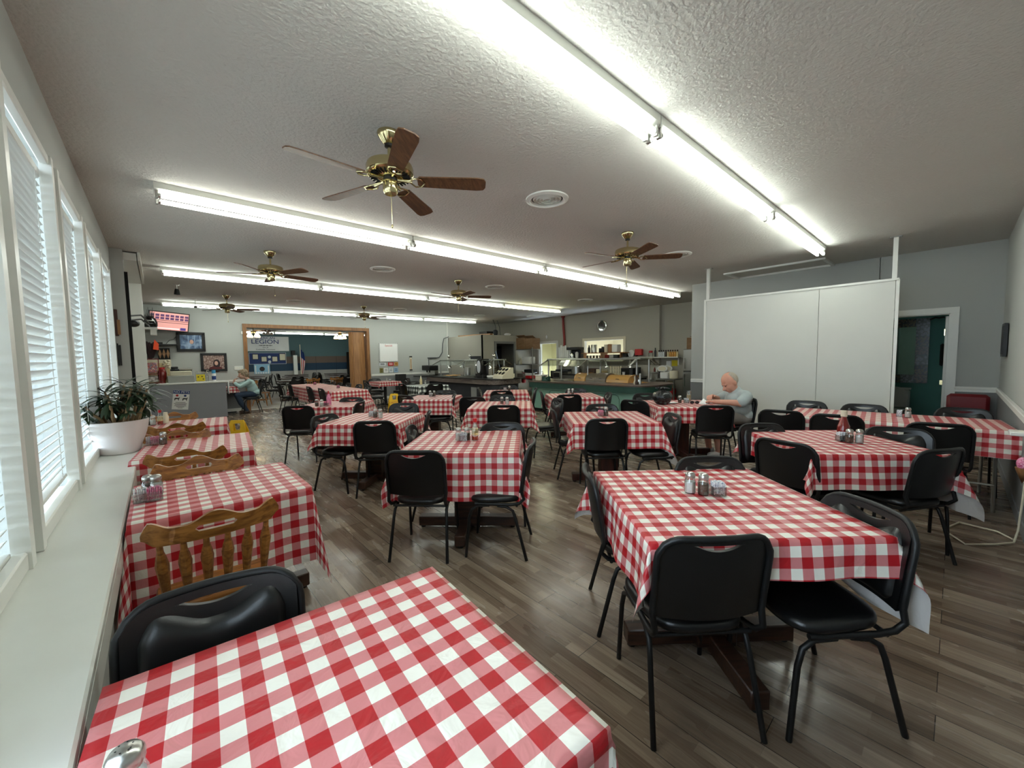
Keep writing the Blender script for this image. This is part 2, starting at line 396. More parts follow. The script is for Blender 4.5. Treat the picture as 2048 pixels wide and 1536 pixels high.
# ------------------------------------------------------------------ shell of the dining room
struct('ground_outside', B((-6.6, 4, -.15), (12, 30, .1)), mat('outside_concrete', srgb(168, 166, 160), .9, var=.15, vscale=2))
struct('floor', B((5.7, 6.97, -.05), (12.7, 15.06, .1)), 'floor')
struct('ceiling', B((5.7, 7, H + .05), (12.8, 15.1, .1)), 'ceil')
YM = [-.045, 1.17, 2.385, 3.6, 4.815, 6.03, 7.245]
b = MB()
b.box((-.485, 3.6, H / 2 + 2.68 / 2), (.15, 8.1, H - 2.68))              # header over the windows
b.box((-.36, 3.6, .36), (.3, 8.1, .72))                                  # knee wall under the ledge
for y in YM: b.box((-.487, y, 1.7), (.148, .128, 1.98))
b.box((-.485, -.29, 1.7), (.15, .36, 1.98)); b.box((-.485, 7.46, 1.7), (.15, .32, 1.98))
struct('wall_left', b, 'wall')
struct('trim_1', B((-.32, 3.58, .7225), (.31, 8.06, .035), bev=.006).box((-.175, 3.58, .66), (.02, 8.06, .09)), 'sill')
for i in range(6):
    y0, y1 = YM[i] + .065, YM[i + 1] - .065
    f = MB(); x = -.415
    for (yy, ww) in ((y0 + .03, .06), (y1 - .03, .06)): f.box((x, yy, 1.711), (.05, ww, 1.938))
    f.box((x - .004, (y0 + y1) / 2, 2.655), (.04, y1 - y0 - .121, .05), bev=.006); f.box((x - .004, (y0 + y1) / 2, .776), (.04, y1 - y0 - .121, .07), bev=.006)
    f.box((-.506, (y0 + y1) / 2, .758), (.13, y1 - y0 - .002, .03)); f.box((-.53, (y0 + y1) / 2, 1.72), (.035, .03, 1.88))
    wf = struct('window_%d' % (i + 1), f, 'white')
    B((-.525, (y0 + y1) / 2, 1.72), (.006, y1 - y0, 1.9)).build('pane', 'pane', wf, smooth=0)
# blinds hung inside each window
bl_lab = ['white slatted blind in the window nearest the foreground table', 'white slatted blind in the big window beside the second checkered table',
          'white slatted blind with drooping lower slats in the window just before the plant', 'white slatted blind behind the potted plant',
          'narrow looking white slatted blind next to the grey pilaster', 'white slatted blind in the last window']
for i in range(6):
    y0, y1 = YM[i] + .13, YM[i + 1] - .13
    if i == 0: continue
    low = {2: .86, 3: .88}.get(i, .82)
    t = thing('window_blind', bl_lab[i if i < 5 else 5], 'blind', (-.462, (y0 + y1) / 2, 2.59), group='white window blinds')
    L = (y1 - y0)
    B((0, 0, -.02), (.05, L, .045), bev=.004).build('head_rail', 'white', t)
    s = MB(); z = -.06; n = 0
    while z > low - 2.62 + .05:
        droop = 0
        if i in (2, 3) and z < -1.35: droop = .05 * math.sin(n * .5) * (-z - 1.35)
        a = R(-38)
        a += R(5) * math.sin(n * 2.7); ca, sa = math.cos(a), math.sin(a); rows = []
        for e in (-1, 1):
            y = e * (L / 2 - .003)
            top = [(u, .0045 * (1 - (u / .025) ** 2)) for u in (-.025, -.015, 0, .015, .025)]
            pts = top + [(u, h_ - .0028) for u, h_ in reversed(top)]
            rows.append([(u * ca + h_ * sa, y, z - u * sa + h_ * ca + e * droop * .3) for u, h_ in pts] )
        rows = [r + r[:1] for r in rows]
        s.grid(rows)
        z -= .043; n += 1
    s.build('slats', 'blind', t, smooth=0)
    B((0, 0, low - 2.62 + .02), (.05, L - .006, .02), bev=.003).build('bottom_rail', 'white', t)
    for q in (-.33, .33):
        MB().tube([(.028, q * L, -.04), (.028, q * L, low - 2.6)], .0016, 5).build('ladder_cord', 'white', t)
    if i in (1, 2): MB().tube([(.035, -.42 * L, -.05), (.04, -.42 * L, -1.1)], .004, 6).build('tilt_wand', 'white', t)

# pilaster, entrance recess and white wing wall beyond the windows
struct('wall_pilaster', B((-.40, 7.66, H / 2), (.24, .1, H)), 'wall')
struct('wall_recess', B((-1.15, 8.8, H / 2), (.1, 2.4, H)).box((-.83, 7.68, H / 2), (.6, .06, H)), 'wall')
struct('trim_2', B((-.62, 8.8, 2.98), (.95, 2.18, .1)).box((-.12, 8.8, 2.99), (.03, 2.2, .12)), 'white')
struct('wall_wing', B((-.66, 9.96, H / 2), (1.02, .12, H)), 'white')
struct('door_1', B((-.262, 7.64, 1.45), (.035, .03, 2.6)), 'darkgap')
struct('wall_side', B((-.42, 12.2, H / 2), (.12, 4.4, H)), 'wall')
# near wall, right wall with the restroom door, pier and kitchen wall
struct('wall_near', B((4.3, -.48, 2.0), (10.0, .12, 2.1)).box((4.3, -.48, .475), (10, .12, .95)), 'wall')
struct('wall_near_lower', B((4.3, -.417, .45), (9.4, .012, .9)), 'wall_low')
b = MB(); b.box((9.06, -.165, H / 2), (.12, .51, H)); b.box((9.06, 2.45, H / 2), (.12, 3.1, H)); b.box((9.06, .5, 2.56), (.12, .82, .98))
b.box((10.5, 3.94, H / 2), (2.9, .12, H))
struct('wall_right', b, 'wall')
struct('wall_right_lower', B((8.994, -.17, .45), (.012, .5, .9)).box((8.994, 2.45, .45), (.012, 3.1, .9)), 'wall_low')
b = MB()
for (ya, yb, za, zb) in ((4.0, 7.58, 0, H), (7.58, 9.23, 0, 1.30), (7.58, 9.23, 2.05, H), (9.23, 10.6, 0, H), (10.6, 11.6, 2.08, H), (11.6, 14.4, 0, H)):
    b.box((11.93, (ya + yb) / 2, (za + zb) / 2), (.12, yb - ya, zb - za))
b.box((11.82, 6.56, H / 2), (.16, .68, H))
struct('wall_kitchen', b, 'wall_kit')
b = MB(); x0, x1, zh = 2.03, 5.74, 2.53
for (xa, xb, za, zb) in ((-.5, x0, 0, H), (x0, x1, zh, H), (x1, 12, 0, H)): b.box(((xa + xb) / 2, 14.45, (za + zb) / 2), (xb - xa, .14, zb - za))
struct('wall_far', b, 'wall')
struct('wall_far_lower', B((.76, 14.374, .45), (2.4, .012, .9)).box((7.6, 14.374, .45), (3.5, .012, .9)), 'wall_low')
def rail(path, name):
    b = MB()
    for (p, q) in zip(path, path[1:]):
        c = ((p[0] + q[0]) / 2, (p[1] + q[1]) / 2); L = math.hypot(q[0] - p[0], q[1] - p[1]); a = math.atan2(q[1] - p[1], q[0] - p[0])
        b.box((*c, .925), (L + .02, .03, .03), rz=a, bev=.006).box((*c, .90), (L + .012, .02, .05), rz=a, bev=.004).box((*c, .945), (L, .018, .02), rz=a)
    struct(name, b, 'white', smooth=30)
rail([(8.985, 0), (8.985, -.405)], 'trim_3'); rail([(8.985, -.405), (-.2, -.405)], 'trim_4')
rail([(8.985, 3.99), (8.985, 1.0)], 'trim_5'); rail([(-.35, 14.365), (1.93, 14.365)], 'trim_6'); rail([(5.85, 14.365), (9.2, 14.365)], 'trim_7')
struct('baseboard_far', B((.76, 14.365, .05), (2.4, .02, .1)).box((7.6, 14.365, .05), (3.5, .02, .1)), 'white')
struct('baseboard_near', B((4.3, -.408, .05), (9.4, .015, .1)), 'wall_low')
struct('baseboard_right', B((8.985, 2.4, .05), (.02, 3.0, .1)), 'white')
# ceiling hatch frame and flat return panel
b = MB(); 
for c, d in (((8.26, 2.28), (.05, 1.55)), ((8.98, 2.28), (.05, 1.55)), ((8.62, 1.52), (.77, .05)), ((8.62, 3.04), (.77, .05))): b.box((*c, 3.035), (*d, .03))
struct('trim_8', b, 'white')
struct('trim_9', B((10.9, 10.6, 3.04), (.7, .7, .02)), 'white')
# door casing of the restroom
def casing(name, x, ya, yb, zt, m='white', wd=.09, dx=-.02):
    b = MB()
    for y in (ya - wd / 2, yb + wd / 2): b.box((x + dx / 2, y, zt / 2), (abs(dx) + .01, wd, zt))
    b.box((x + dx / 2, (ya + yb) / 2, zt + wd / 2 + .0005), (abs(dx) + .01, yb - ya + 2 * wd, wd))
    for y in (ya + .006, yb - .006): b.box((x + .07, y, zt / 2), (.12, .016, zt - .002))
    b.box((x + .07, (ya + yb) / 2, zt - .006), (.12, yb - ya - .03, .016))
    return struct(name, b, m, smooth=30)
casing('door_2', 9.0, .09, .91, 2.06)
# restroom behind it
b = MB(); b.box((11.0, .7, 1.5), (.1, 3.3, 3)); b.box((10.05, -.45, 1.5), (1.9, .1, 3)); b.box((10.05, 2.2, 1.5), (1.9, .1, 3))
b.box((9.135, -.15, 1.5), (.02, .5, 3)); b.box((9.135, 1.6, 1.5), (.02, 1.3, 3))
struct('wall_restroom', b, 'bath'); struct('ceiling_restroom', B((10.05, .9, 3.02), (2, 3, .03)), 'wall')
t = thing('restroom_door', 'white door standing open into the teal restroom', 'door', (9.13, .122, 0))
B((.40, .0, 1.02), (.78, .036, 2.02), bev=.004).build('door_leaf', 'white', t)
for z in (.35, 1.78): B((-.005, .02, z), (.02, .01, .1)).build('hinge', 'brass', t)
B((.0, .03, 1.0), (.012, .03, .07)).build('latch_plate', 'brass', t)
t = thing('door_hook', 'black over the door hook on the open restroom door', 'hook', (9.2, .15, 1.96))
MB().tube([(0, 0, .06), (0, .02, .06), (0, .06, .05), (0, .10, .06), (0, .16, .03)], .014, 6).build('hook', 'dark', t)
tag(B((9.45, .16, 1.43), (.14, .05, .36), bev=.02).build('hanging_bag', 'darkgap'), 'black bag hanging behind the open restroom door', 'bag')
# mosaic mirror on the far restroom wall
t = thing('mosaic_mirror', 'wall mirror bordered with patterned tiles in the teal restroom', 'mirror', (10.94, .82, 1.5))
B((-.01, .05, 0), (.02, .7, .92)).build('mirror_glass', mat('mirror', srgb(150, 190, 182), .05, metal=1), t, smooth=0)
tm = [noise_pic('tile_blue', [srgb(50, 70, 96), srgb(150, 156, 160), srgb(90, 96, 90)], 22, .3, 'v'), noise_pic('tile_olive', [srgb(60, 60, 44), srgb(128, 120, 90), srgb(60, 66, 70)], 30, .3, 'v'), noise_pic('tile_rust', [srgb(96, 52, 44), srgb(130, 116, 100), srgb(70, 70, 66)], 26, .3, 'v')]
k = 0
for y in (-.37, -.185, 0, .185, .37, .555):
    for z in (.54, -.54): B((-.015, y, z), (.03, .18, .16)).build('border_tile', tm[(k * 5) % 3], t, smooth=0); k += 1
for z in (-.37, -.185, 0, .185, .37):
    B((-.015, -.37, z), (.03, .18, .18)).build('border_tile', tm[(k * 7 + 1) % 3], t, smooth=0); k += 1
    B((-.015, .555, z), (.03, .18, .18)).build('border_tile', tm[(k * 7 + 1) % 3], t, smooth=0); k += 1
t = thing('restroom_fill_lamp', 'added unseen fill lamp inside the teal restroom', 'ceiling light', (9.9, 1.4, 3.0)); MB().lathe([(.15, .004), (.15, -.02)], seg=20).build('base', 'steel', t); MB().lathe([(.14, -.02), (.12, -.06), (0, -.08)], seg=20).build('lamp_shade', mat('restroom_fill_glow', (1, 1, .95), .4, emit=(1, .98, .92, 1), estr=3.2), t)  # added lamp, out of view, to brighten the teal restroom walls
t = thing('toilet', 'white toilet with raised lid in the teal restroom', 'toilet', (10.55, .78, 0))
MB().lathe([(.12, 0), (.13, .1), (.11, .22), (.18, .36), (.2, .4)], (-.1, 0, 0), 20).build('bowl', 'porcelain', t)
B((.22, 0, .58), (.18, .42, .36), bev=.03).build('tank', 'porcelain', t); B((.22, 0, .78), (.2, .45, .035), bev=.01).build('tank_lid', 'porcelain', t)
MB().lathe([(.0, 0), (.19, .0), (.2, .012), (.19, .025), (0, .025)], (.1, 0, .62), 22, mtx=Matrix.Rotation(R(80), 3, 'Y')).build('seat_lid', 'porcelain', t)

# ------------------------------------------------------------------ hall beyond the wide opening
struct('floor_hall', B((5.5, 20.8, -.04), (14, 12.6, .1)), 'floor_hall')
struct('trim_10', B((3.88, 14.45, .008), (3.72, .1, .012)), 'white')
struct('ceiling_hall', B((5.5, 20.6, H + .05), (14, 12.2, .1)), 'ceil')
b = MB(); b.box((5.5, 26.6, 2.4), (14, .1, 1.3)); b.box((-1.2, 20.6, 1.6), (.1, 12, 3.2)); b.box((12.2, 20.6, 1.6), (.1, 12, 3.2))
struct('wall_hall', b, 'hall_teal')
gm = {}
for nm, za, zb, m, ln in (('wall_hall_brown', 1.34, 1.75, (104, 88, 78), (60, 50, 44)), ('wall_hall_navy', .9, 1.34, (34, 62, 86), (20, 36, 52)), ('wall_hall_grey', 0, .9, (172, 170, 166), (110, 108, 104))):
    struct(nm, B((5.5, 26.58, (za + zb) / 2), (14, .1, zb - za)), grid_mat(nm + '_paint', srgb(*m), srgb(*ln), 0, 1.22, .02))
# timber lining of the opening and folding door
b = MB()
for x in (x0 - .03, x1 + .03): b.box((x, 14.44, zh / 2 - .003), (.1, .2, zh - .006))
b.box(((x0 + x1) / 2, 14.44, zh + .05), (x1 - x0 + .16, .2, .11))
struct('door_3', b, 'trimwood', smooth=30)
t = thing('folding_door', 'tan wood folding door panels bunched at the right of the wide opening', 'door', (0, 14.45, 0))
xs = [5.68, 5.46, 5.26, 5.20, 5.13]; ys = [.03, -.03, .03, -.05, .06]
for i in range(4):
    a = math.atan2(ys[i + 1] - ys[i], xs[i + 1] - xs[i]); L = math.hypot(ys[i + 1] - ys[i], xs[i + 1] - xs[i])
    B(((xs[i] + xs[i + 1]) / 2, (ys[i] + ys[i + 1]) / 2, 1.26), (L, .02, 2.46), rz=a).build('door_panel', 'doorwood', t, smooth=0)

# ------------------------------------------------------------------ fluorescent strips
def fixture(kind, sp, hw):
    t = thing('ceiling_strip_light', '', 'ceiling light')
    L = 2.43
    h = MB()
    h.prism([(-hw, 0), (hw, 0), (hw, -.05), (.02, -.088), (-.02, -.088), (-hw, -.05)], -L / 2, L / 2, Matrix(((0, 0, 1, 0), (1, 0, 0, 0), (0, 1, 0, 0), (0, 0, 0, 1))))
    h.build('housing', 'fixture', t, smooth=0)
    for s in (-1, 1):
        MB().tube([(-L / 2 + .045, s * sp, -.105), (L / 2 - .045, s * sp, -.108)], .020, 12).build('tube', kind, t)
        for e in (-1, 1):
            e_ = MB().box((e * (L / 2 - .018), s * sp, -.098), (.022, .034, .07), bev=.004)
            e_.tube([(e * (L / 2 - .03), s * sp, -.105), (e * (L / 2 - .075), s * sp, -.105)], .0195, 10)
            e_.build('lamp_holder', 'steel' if e < 0 else 'fixture', t)
    return remember(t)
fx = {k: fixture(k, q, hw) for k, q, hw in (('tube_cool', .036, .062), ('tube_dim', .085, .105), ('tube_warm', .036, .062))}
rows = [(1.40, .08, 3, 'nearest strip'), (4.74, .05, 4, 'second strip'), (8.66, .10, 4, 'third strip'), (13.28, .12, 4, 'last strip by the far wall')]
used = set(); od = ['first', 'second', 'third', 'fourth']
for ri, (y, xa, n, ph) in enumerate(rows):
    for k in range(n):
        kd = 'tube_warm' if (ri == 2 and k == 3) else ('tube_dim' if ri in (1,) else 'tube_cool')
        ext = ', glowing yellowish' if kd == 'tube_warm' else ''
        lab = 'twin tube light, %s from the windows, %s%s' % (od[k], ph, ext)
        p = (xa + 1.22 + 2.44 * k, y, H)
        if kd in used: dup(fx[kd], p, 0, lab, 'fluorescent strip lights')
        else: fx[kd].location = p; tag(fx[kd], lab, None, 'fluorescent strip lights'); used.add(kd)
for k in range(3):
    dup(fx['tube_cool'], (3.4 + 2.44 * k, 23.8, H), 0, 'twin tube fluorescent light in the hall, %s from the banner side' % od[k], 'hall strip lights')

# ------------------------------------------------------------------ ceiling fans
def make_fan():
    t = thing('ceiling_fan', '', 'ceiling fan')
    MB().lathe([(.075, 0), (.078, -.01), (.07, -.03), (.035, -.075), (.028, -.08)], seg=24).build('canopy', 'brass', t)
    MB().lathe([(.03, -.078), (.03, -.095), (.012, -.10)], seg=16).lathe([(.022, -.185), (.035, -.2), (.03, -.21)], seg=16).build('collar', 'dark', t)
    MB().tube([(0, 0, -.08), (0, 0, -.2)], .012, 10).build('downrod', 'brass', t)
    mo = MB().lathe([(.03, -.195), (.11, -.2), (.15, -.215), (.158, -.235), (.158, -.275), (.145, -.29), (.07, -.305), (.05, -.305)], seg=32).build('motor_housing', 'brass', t)
    v = MB()
    for k in range(30):
        a = 2 * PI * k / 30; v.box((.112 * math.cos(a), .112 * math.sin(a), -.2985), (.052, .008, .008), rz=a)
    v.build('vent_slots', 'darkgap', mo, smooth=0)
    MB().lathe([(.048, -.3), (.048, -.325)], seg=20).build('flywheel', 'dark', t)
    MB().lathe([(.048, -.325), (.05, -.33), (.05, -.395), (.04, -.41), (0, -.412)], seg=24).build('switch_housing', 'brass', t)
    for k in range(5):
        a = 2 * PI * k / 5
        bl = MB(); out = [(.20, -.052), (.6, -.066), (.645, -.058), (.66, -.03), (.66, .03), (.645, .058), (.6, .066), (.20, .052), (.185, .03), (.185, -.03)]
        bl.prism(out, -.004, .004, Matrix.Rotation(a, 4, 'Z') @ Matrix.Translation((0, 0, -.318)) @ Matrix.Rotation(R(-13), 4, 'X'))
        bo = bl.build('blade', 'blade', t, smooth=0)
        ir = MB(); m3 = Matrix.Rotation(a, 3, 'Z')
        for s in (-1, 1):
            ir.tube([m3 @ Vector(q) for q in ((.06, 0, -.312), (.13, s * .012, -.318), (.17, s * .045, -.326 - s * .009), (.21, s * .04, -.326 - s * .008), (.235, 0, -.327))], .0055, 6)
        ir.tube([m3 @ Vector(q) for q in ((.05, 0, -.31), (.15, 0, -.322))], .009, 6)
        ir.build('blade_iron', 'brass', bo)
    ch = MB().tube([(.045, .02, -.39), (.047, .02, -.60)], .0018, 5).ball((.047, .02, -.61), (.008, .008, .014), 8, 6)
    ch.build('pull_chain', 'brass', t)
    return remember(t)
fan0 = make_fan()
fl = [(1.27, 2.66, 38, 'brass ceiling fan nearest the camera, in front of the second strip light'), (1.27, 6.55, 10, 'brass ceiling fan between the second and third strip lights on the window side'),
      (4.53, 2.84, 22, 'brass ceiling fan beside the round vent near the white partition'), (4.57, 6.70, 44, 'brass ceiling fan in the middle of the room above the third strip light'),
      (1.28, 11.45, 55, 'brass ceiling fan near the television by the far wall'), (4.56, 11.55, 30, 'brass ceiling fan in front of the last strip, over the long table')]
for i, (x, y, a, lab) in enumerate(fl):
    if i == 0: fan0.location = (x, y, H); fan0.rotation_euler.z = R(a); tag(fan0, lab, None, 'brass ceiling fans')
    else: dup(fan0, (x, y, H), R(a), lab, 'brass ceiling fans')

# ------------------------------------------------------------------ round air vents and other ceiling fittings
def make_vent():
    t = thing('ceiling_vent', '', 'air vent')
    MB().lathe([(.21, 0), (.208, -.012), (.17, -.022), (.155, -.01), (.15, 0)], seg=36).build('rim', 'white', t)
    MB().lathe([(0, -.002), (.155, -.002)], seg=36).build('duct', 'darkgap', t, smooth=0)
    c = MB()
    for r in (.142, .110, .078, .046): c.lathe([(r, -.003), (r - .010, -.016), (r - .013, -.015), (r - .004, -.002)], seg=32)
    c.build('cone_rings', 'fixture', t)
    return remember(t)
v0 = make_vent()
vl = [(2.95, 2.75, 'round ceiling vent in front of the right foreground strip, beside the nearest fan'), (2.97, 6.63, 'round ceiling vent between the two window side fans'), (6.1, 2.95, 'round ceiling vent partly behind a fan blade near the partition'),
      (5.6, 6.8, 'round ceiling vent right of the middle fan'), (8.9, 6.9, 'round ceiling vent above the green buffet'), (2.76, 11.5, 'round ceiling vent between the two farthest fans'), (5.7, 11.57, 'round ceiling vent right of the farthest fan over the long table'), (8.9, 11.7, 'round ceiling vent in front of the walk in cooler')]
for i, (x, y, lab) in enumerate(vl):
    if i == 0: v0.location = (x, y, H); tag(v0, lab, None, 'round ceiling vents')
    else: dup(v0, (x, y, H), 0, lab, 'round ceiling vents')
t = thing('security_camera', 'small grey camera hanging from the ceiling near the entrance', 'camera', (.36, 10.4, H))
MB().lathe([(.05, 0), (.045, -.015), (.012, -.02), (.012, -.1)], seg=14).build('mount', 'steel', t)
MB().lathe([(.03, -.09), (.04, -.13), (.05, -.2), (.0, -.21)], seg=14).build('camera_head', 'dark', t)
t = thing('ceiling_sensor', 'small sensor on a thin stem hanging before the last strip light', 'sensor', (.77, 12.6, H))
MB().tube([(0, 0, 0), (0, 0, -.17)], .007, 6).build('stem', 'steel', t); MB().lathe([(.0, -.16), (.03, -.17), (.04, -.2), (0, -.21)], seg=12).build('sensor_head', 'dark', t)
for x, y, lab in ((1.6, 3.4, 'small bare hook in the ceiling near the closest fan'),):
    tag(MB().tube([(x, y, H), (x, y, H - .03), (x + .02, y, H - .05), (x + .035, y, H - .03)], .003, 6).build('ceiling_hook', 'dark'), lab, 'hook')

# ------------------------------------------------------------------ black banquet chair
def col_solid(b, xs, zb, zt, yf, th):
    """closed solid from columns of a curved upright plate"""
    n = len(xs); vs = []
    for i in range(n):
        for z in (zb[i], zt[i]):
            for d in (0, th): vs.append((xs[i], yf(xs[i], z) + d, z))
    fs = []
    for i in range(n - 1):
        a, c = 4 * i, 4 * (i + 1)
        fs += [(a, c, c + 2, a + 2), (a + 1, a + 3, c + 3, c + 1), (a, a + 1, c + 1, c), (a + 2, c + 2, c + 3, a + 3)]
    fs += [(0, 2, 3, 1), (4 * n - 4, 4 * n - 3, 4 * n - 1, 4 * n - 2)]
    b.add(vs, fs)
yb = lambda x, z: -.205 - (z - .45) * .165 + .035 * (x / .2) ** 2
def zhoop(x):
    a = abs(x); r = .085; xc = .215 - r
    return .842 - .006 * (a / .2) ** 2 - (0 if a < xc else r - math.sqrt(max(0, r * r - (a - xc) ** 2)))
def make_chair():
    t = thing('banquet_chair', '', 'chair')
    # seat
    pts = []
    for k in range(32):
        a = 2 * PI * k / 32; c, s = math.cos(a), math.sin(a)
        x = .205 * (abs(c) ** .55) * (1 if c > 0 else -1); y = .205 * (abs(s) ** .55) * (1 if s > 0 else -1)
        pts.append((x * (1 + .10 * y / .2), y + .025))
    b = MB(); lv = [(.418, .9), (.425, .985), (.437, 1), (.452, .99), (.464, .94), (.47, .8), (.474, .5)]
    vs = []
    for z, s in lv: vs += [(x * s, .025 + (y - .025) * s, z) for x, y in pts]
    n = 32; fs = [(i * n + k, i * n + (k + 1) % n, (i + 1) * n + (k + 1) % n, (i + 1) * n + k) for i in range(len(lv) - 1) for k in range(n)]
    fs += [tuple(range(n))[::-1], tuple(range((len(lv) - 1) * n, len(lv) * n))]
    b.add(vs, fs).build('seat', 'vinyl', t, smooth=60)
    # back plate with a hand hole
    xs = [-.205 + .41 * i / 26 for i in range(27)]
    hw = .088
    h0 = [zhoop(x) - .027 - (.025 * (1 - (x / hw) ** 2) if abs(x) < hw else 0) for x in xs]
    h1 = [zhoop(x) - .027 for x in xs]
    b = MB(); col_solid(b, xs, [.50 + .004 * abs(x) / .2 for x in xs], h0, yb, .014); col_solid(b, xs, h1, [zhoop(x) - .004 for x in xs], yb, .014)
    bk = b.build('backrest', 'vinyl', t, smooth=50)
    # front cushion
    rows = []
    W, nx, nz = .172, 30, 20
    for j in range(nz + 1):
        rw = []
        for i in range(nx + 1):
            s = -1 + 2 * i / nx; x = s * W
            zt = .752 + .046 * sstep(.1, .75, abs(s)) - .055 * (max(0, abs(s) - .76) / .24) ** 2.2; z0 = .515 + .03 * (max(0, abs(s) - .8) / .2) ** 2
            v = j / nz; z = z0 + (zt - z0) * v; q = 2 * v - 1
            bul = .034 * (max(0, 1 - abs(s) ** 4) ** .5) * (max(0, 1 - abs(q) ** 6) ** .5)
            rw.append((x, yb(x, z) + .014 + bul, z))
        rows.append(rw)
    MB().grid(rows).build('cushion', 'vinyl', bk, smooth=70)
    # tube hoop that bends forward into the seat rails
    hp = [(-.195, .17, .41), (-.2, -.10, .412), (-.205, -.165, .425), (-.21, -.2, .46)]
    hp += [(-.215, yb(-.2, z), z) for z in (.52, .6, .68, .745)]
    top = [(-.212 + .424 * i / 20) for i in range(21)]
    hp += [(x, yb(min(.2, max(-.2, x)), zhoop(x)), zhoop(x)) for x in top]
    hp += [(-x, y, z) for x, y, z in hp[7::-1]]
    MB().tube(hp, .0125, 8).build('back_frame', 'frame_black', t, smooth=60)
    for s in (-1, 1):
        MB().tube([(s * .205, .245, 0), (s * .199, .215, .30), (s * .196, .195, .365), (s * .194, .15, .395), (s * .194, .06, .40)], .0115, 8).build('leg', 'frame_black', t, smooth=60)
        MB().tube([(s * .218, -.215, 0), (s * .202, -.135, .31), (s * .198, -.115, .365), (s * .195, -.07, .392), (s * .194, 0, .40)], .0115, 8).build('leg', 'frame_black', t, smooth=60)
    MB().tube([(-.198, -.145, .405), (.198, -.145, .405)], .010, 8).build('stretcher', 'frame_black', t)
    return remember(t)
chair0 = make_chair(); first_chair = [True]
def chair(x, y, deg, lab, group='black banquet chairs'):
    p = (x, y, 0); rz = R(deg - 90)
    if first_chair[0]:
        first_chair[0] = False; chair0.location = p; chair0.rotation_euler = (0, 0, rz); return tag(chair0, lab, None, group)
    return dup(chair0, p, rz, lab, group)

# ------------------------------------------------------------------ oak chair
def make_oak():
    t = thing('oak_chair', '', 'chair')
    pts = [(.2 * (abs(math.cos(a)) ** .6) * (1 if math.cos(a) > 0 else -1), .2 * (abs(math.sin(a)) ** .6) * (1 if math.sin(a) > 0 else -1)) for a in [2 * PI * k / 36 for k in range(36)]]
    b = MB(); vs = []; lv = [(.425, .93), (.432, 1), (.445, 1), (.455, .97), (.452, .7), (.448, .3)]
    for z, s in lv: vs += [(x * s * 1.08, y * s + .02, z) for x, y in pts]
    n = 36; fs = [(i * n + k, i * n + (k + 1) % n, (i + 1) * n + (k + 1) % n, (i + 1) * n + k) for i in range(len(lv) - 1) for k in range(n)] + [tuple(range(n))[::-1], tuple(range(5 * n, 6 * n))]
    b.add(vs, fs).build('seat', 'oak', t, smooth=50)
    cy = lambda x, z: -.255 + .06 * (x / .25) ** 2 - (z - .75) * .2
    xs = [-.245 + .49 * i / 40 for i in range(41)]
    zt = lambda x: .845 + .022 * math.cos(min(1, abs(x) / .11) * PI) * (abs(x) < .11) - (.022 if abs(x) >= .11 else 0) + .03 * sstep(.15, .215, abs(x)) - .05 * sstep(.222, .246, abs(x))
    zb = lambda x: .748 + .035 * sstep(.2, .245, abs(x))
    b = MB(); hw = .062
    mid = lambda x: .80
    lo = [min(zt(x), mid(x) - (.013 if abs(x) < hw else 0)) for x in xs]; hi = [min(zt(x), mid(x) + (.013 if abs(x) < hw else 0)) for x in xs]
    lo = [max(l, zb(x)) for l, x in zip(lo, xs)]
    col_solid(b, xs, [zb(x) for x in xs], lo, cy, .022); col_solid(b, xs, hi, [zt(x) for x in xs], cy, .022)
    b.build('crest_rail', 'oak', t, smooth=40)
    for k in range(6):
        x = -.19 + .076 * k; p0 = Vector((x * .92, -.155, .45)); p1 = Vector((x, cy(x, .75) + .011, .755))
        path = [p0.lerp(p1, s) for s in (0, .15, .3, .5, .68, .8, .88, 1)]
        MB().tube(path, [.011, .013, .016, .020, .024, .018, .012, .011], 8).build('spindle', 'oak', t)
    for sx in (-1, 1):
        for sy, y0, y1 in ((1, .15, .22), (-1, -.13, -.23)):
            p0 = Vector((sx * .15, y0, .435)); p1 = Vector((sx * .20, y1, 0))
            MB().tube([p0.lerp(p1, s) for s in (0, .12, .3, .5, .7, 1)], [.016, .022, .024, .016, .02, .012], 10).build('leg', 'oak', t)
        MB().tube([(sx * .176, .19, .2), (sx * .18, 0, .2), (sx * .178, -.19, .2)], [.009, .014, .009], 8).build('stretcher', 'oak', t)
    MB().tube([(-.178, 0, .2), (0, 0, .2), (.178, 0, .2)], [.009, .014, .009], 8).build('stretcher', 'oak', t)
    return remember(t)
oak0 = make_oak(); first_oak = [True]
def oak(x, y, deg, lab, group='oak spindle back chairs'):
    p = (x, y, 0); rz = R(deg - 90)
    if first_oak[0]:
        first_oak[0] = False; oak0.location = p; oak0.rotation_euler = (0, 0, rz); return tag(oak0, lab, None, group)
    return dup(oak0, p, rz, lab, group)

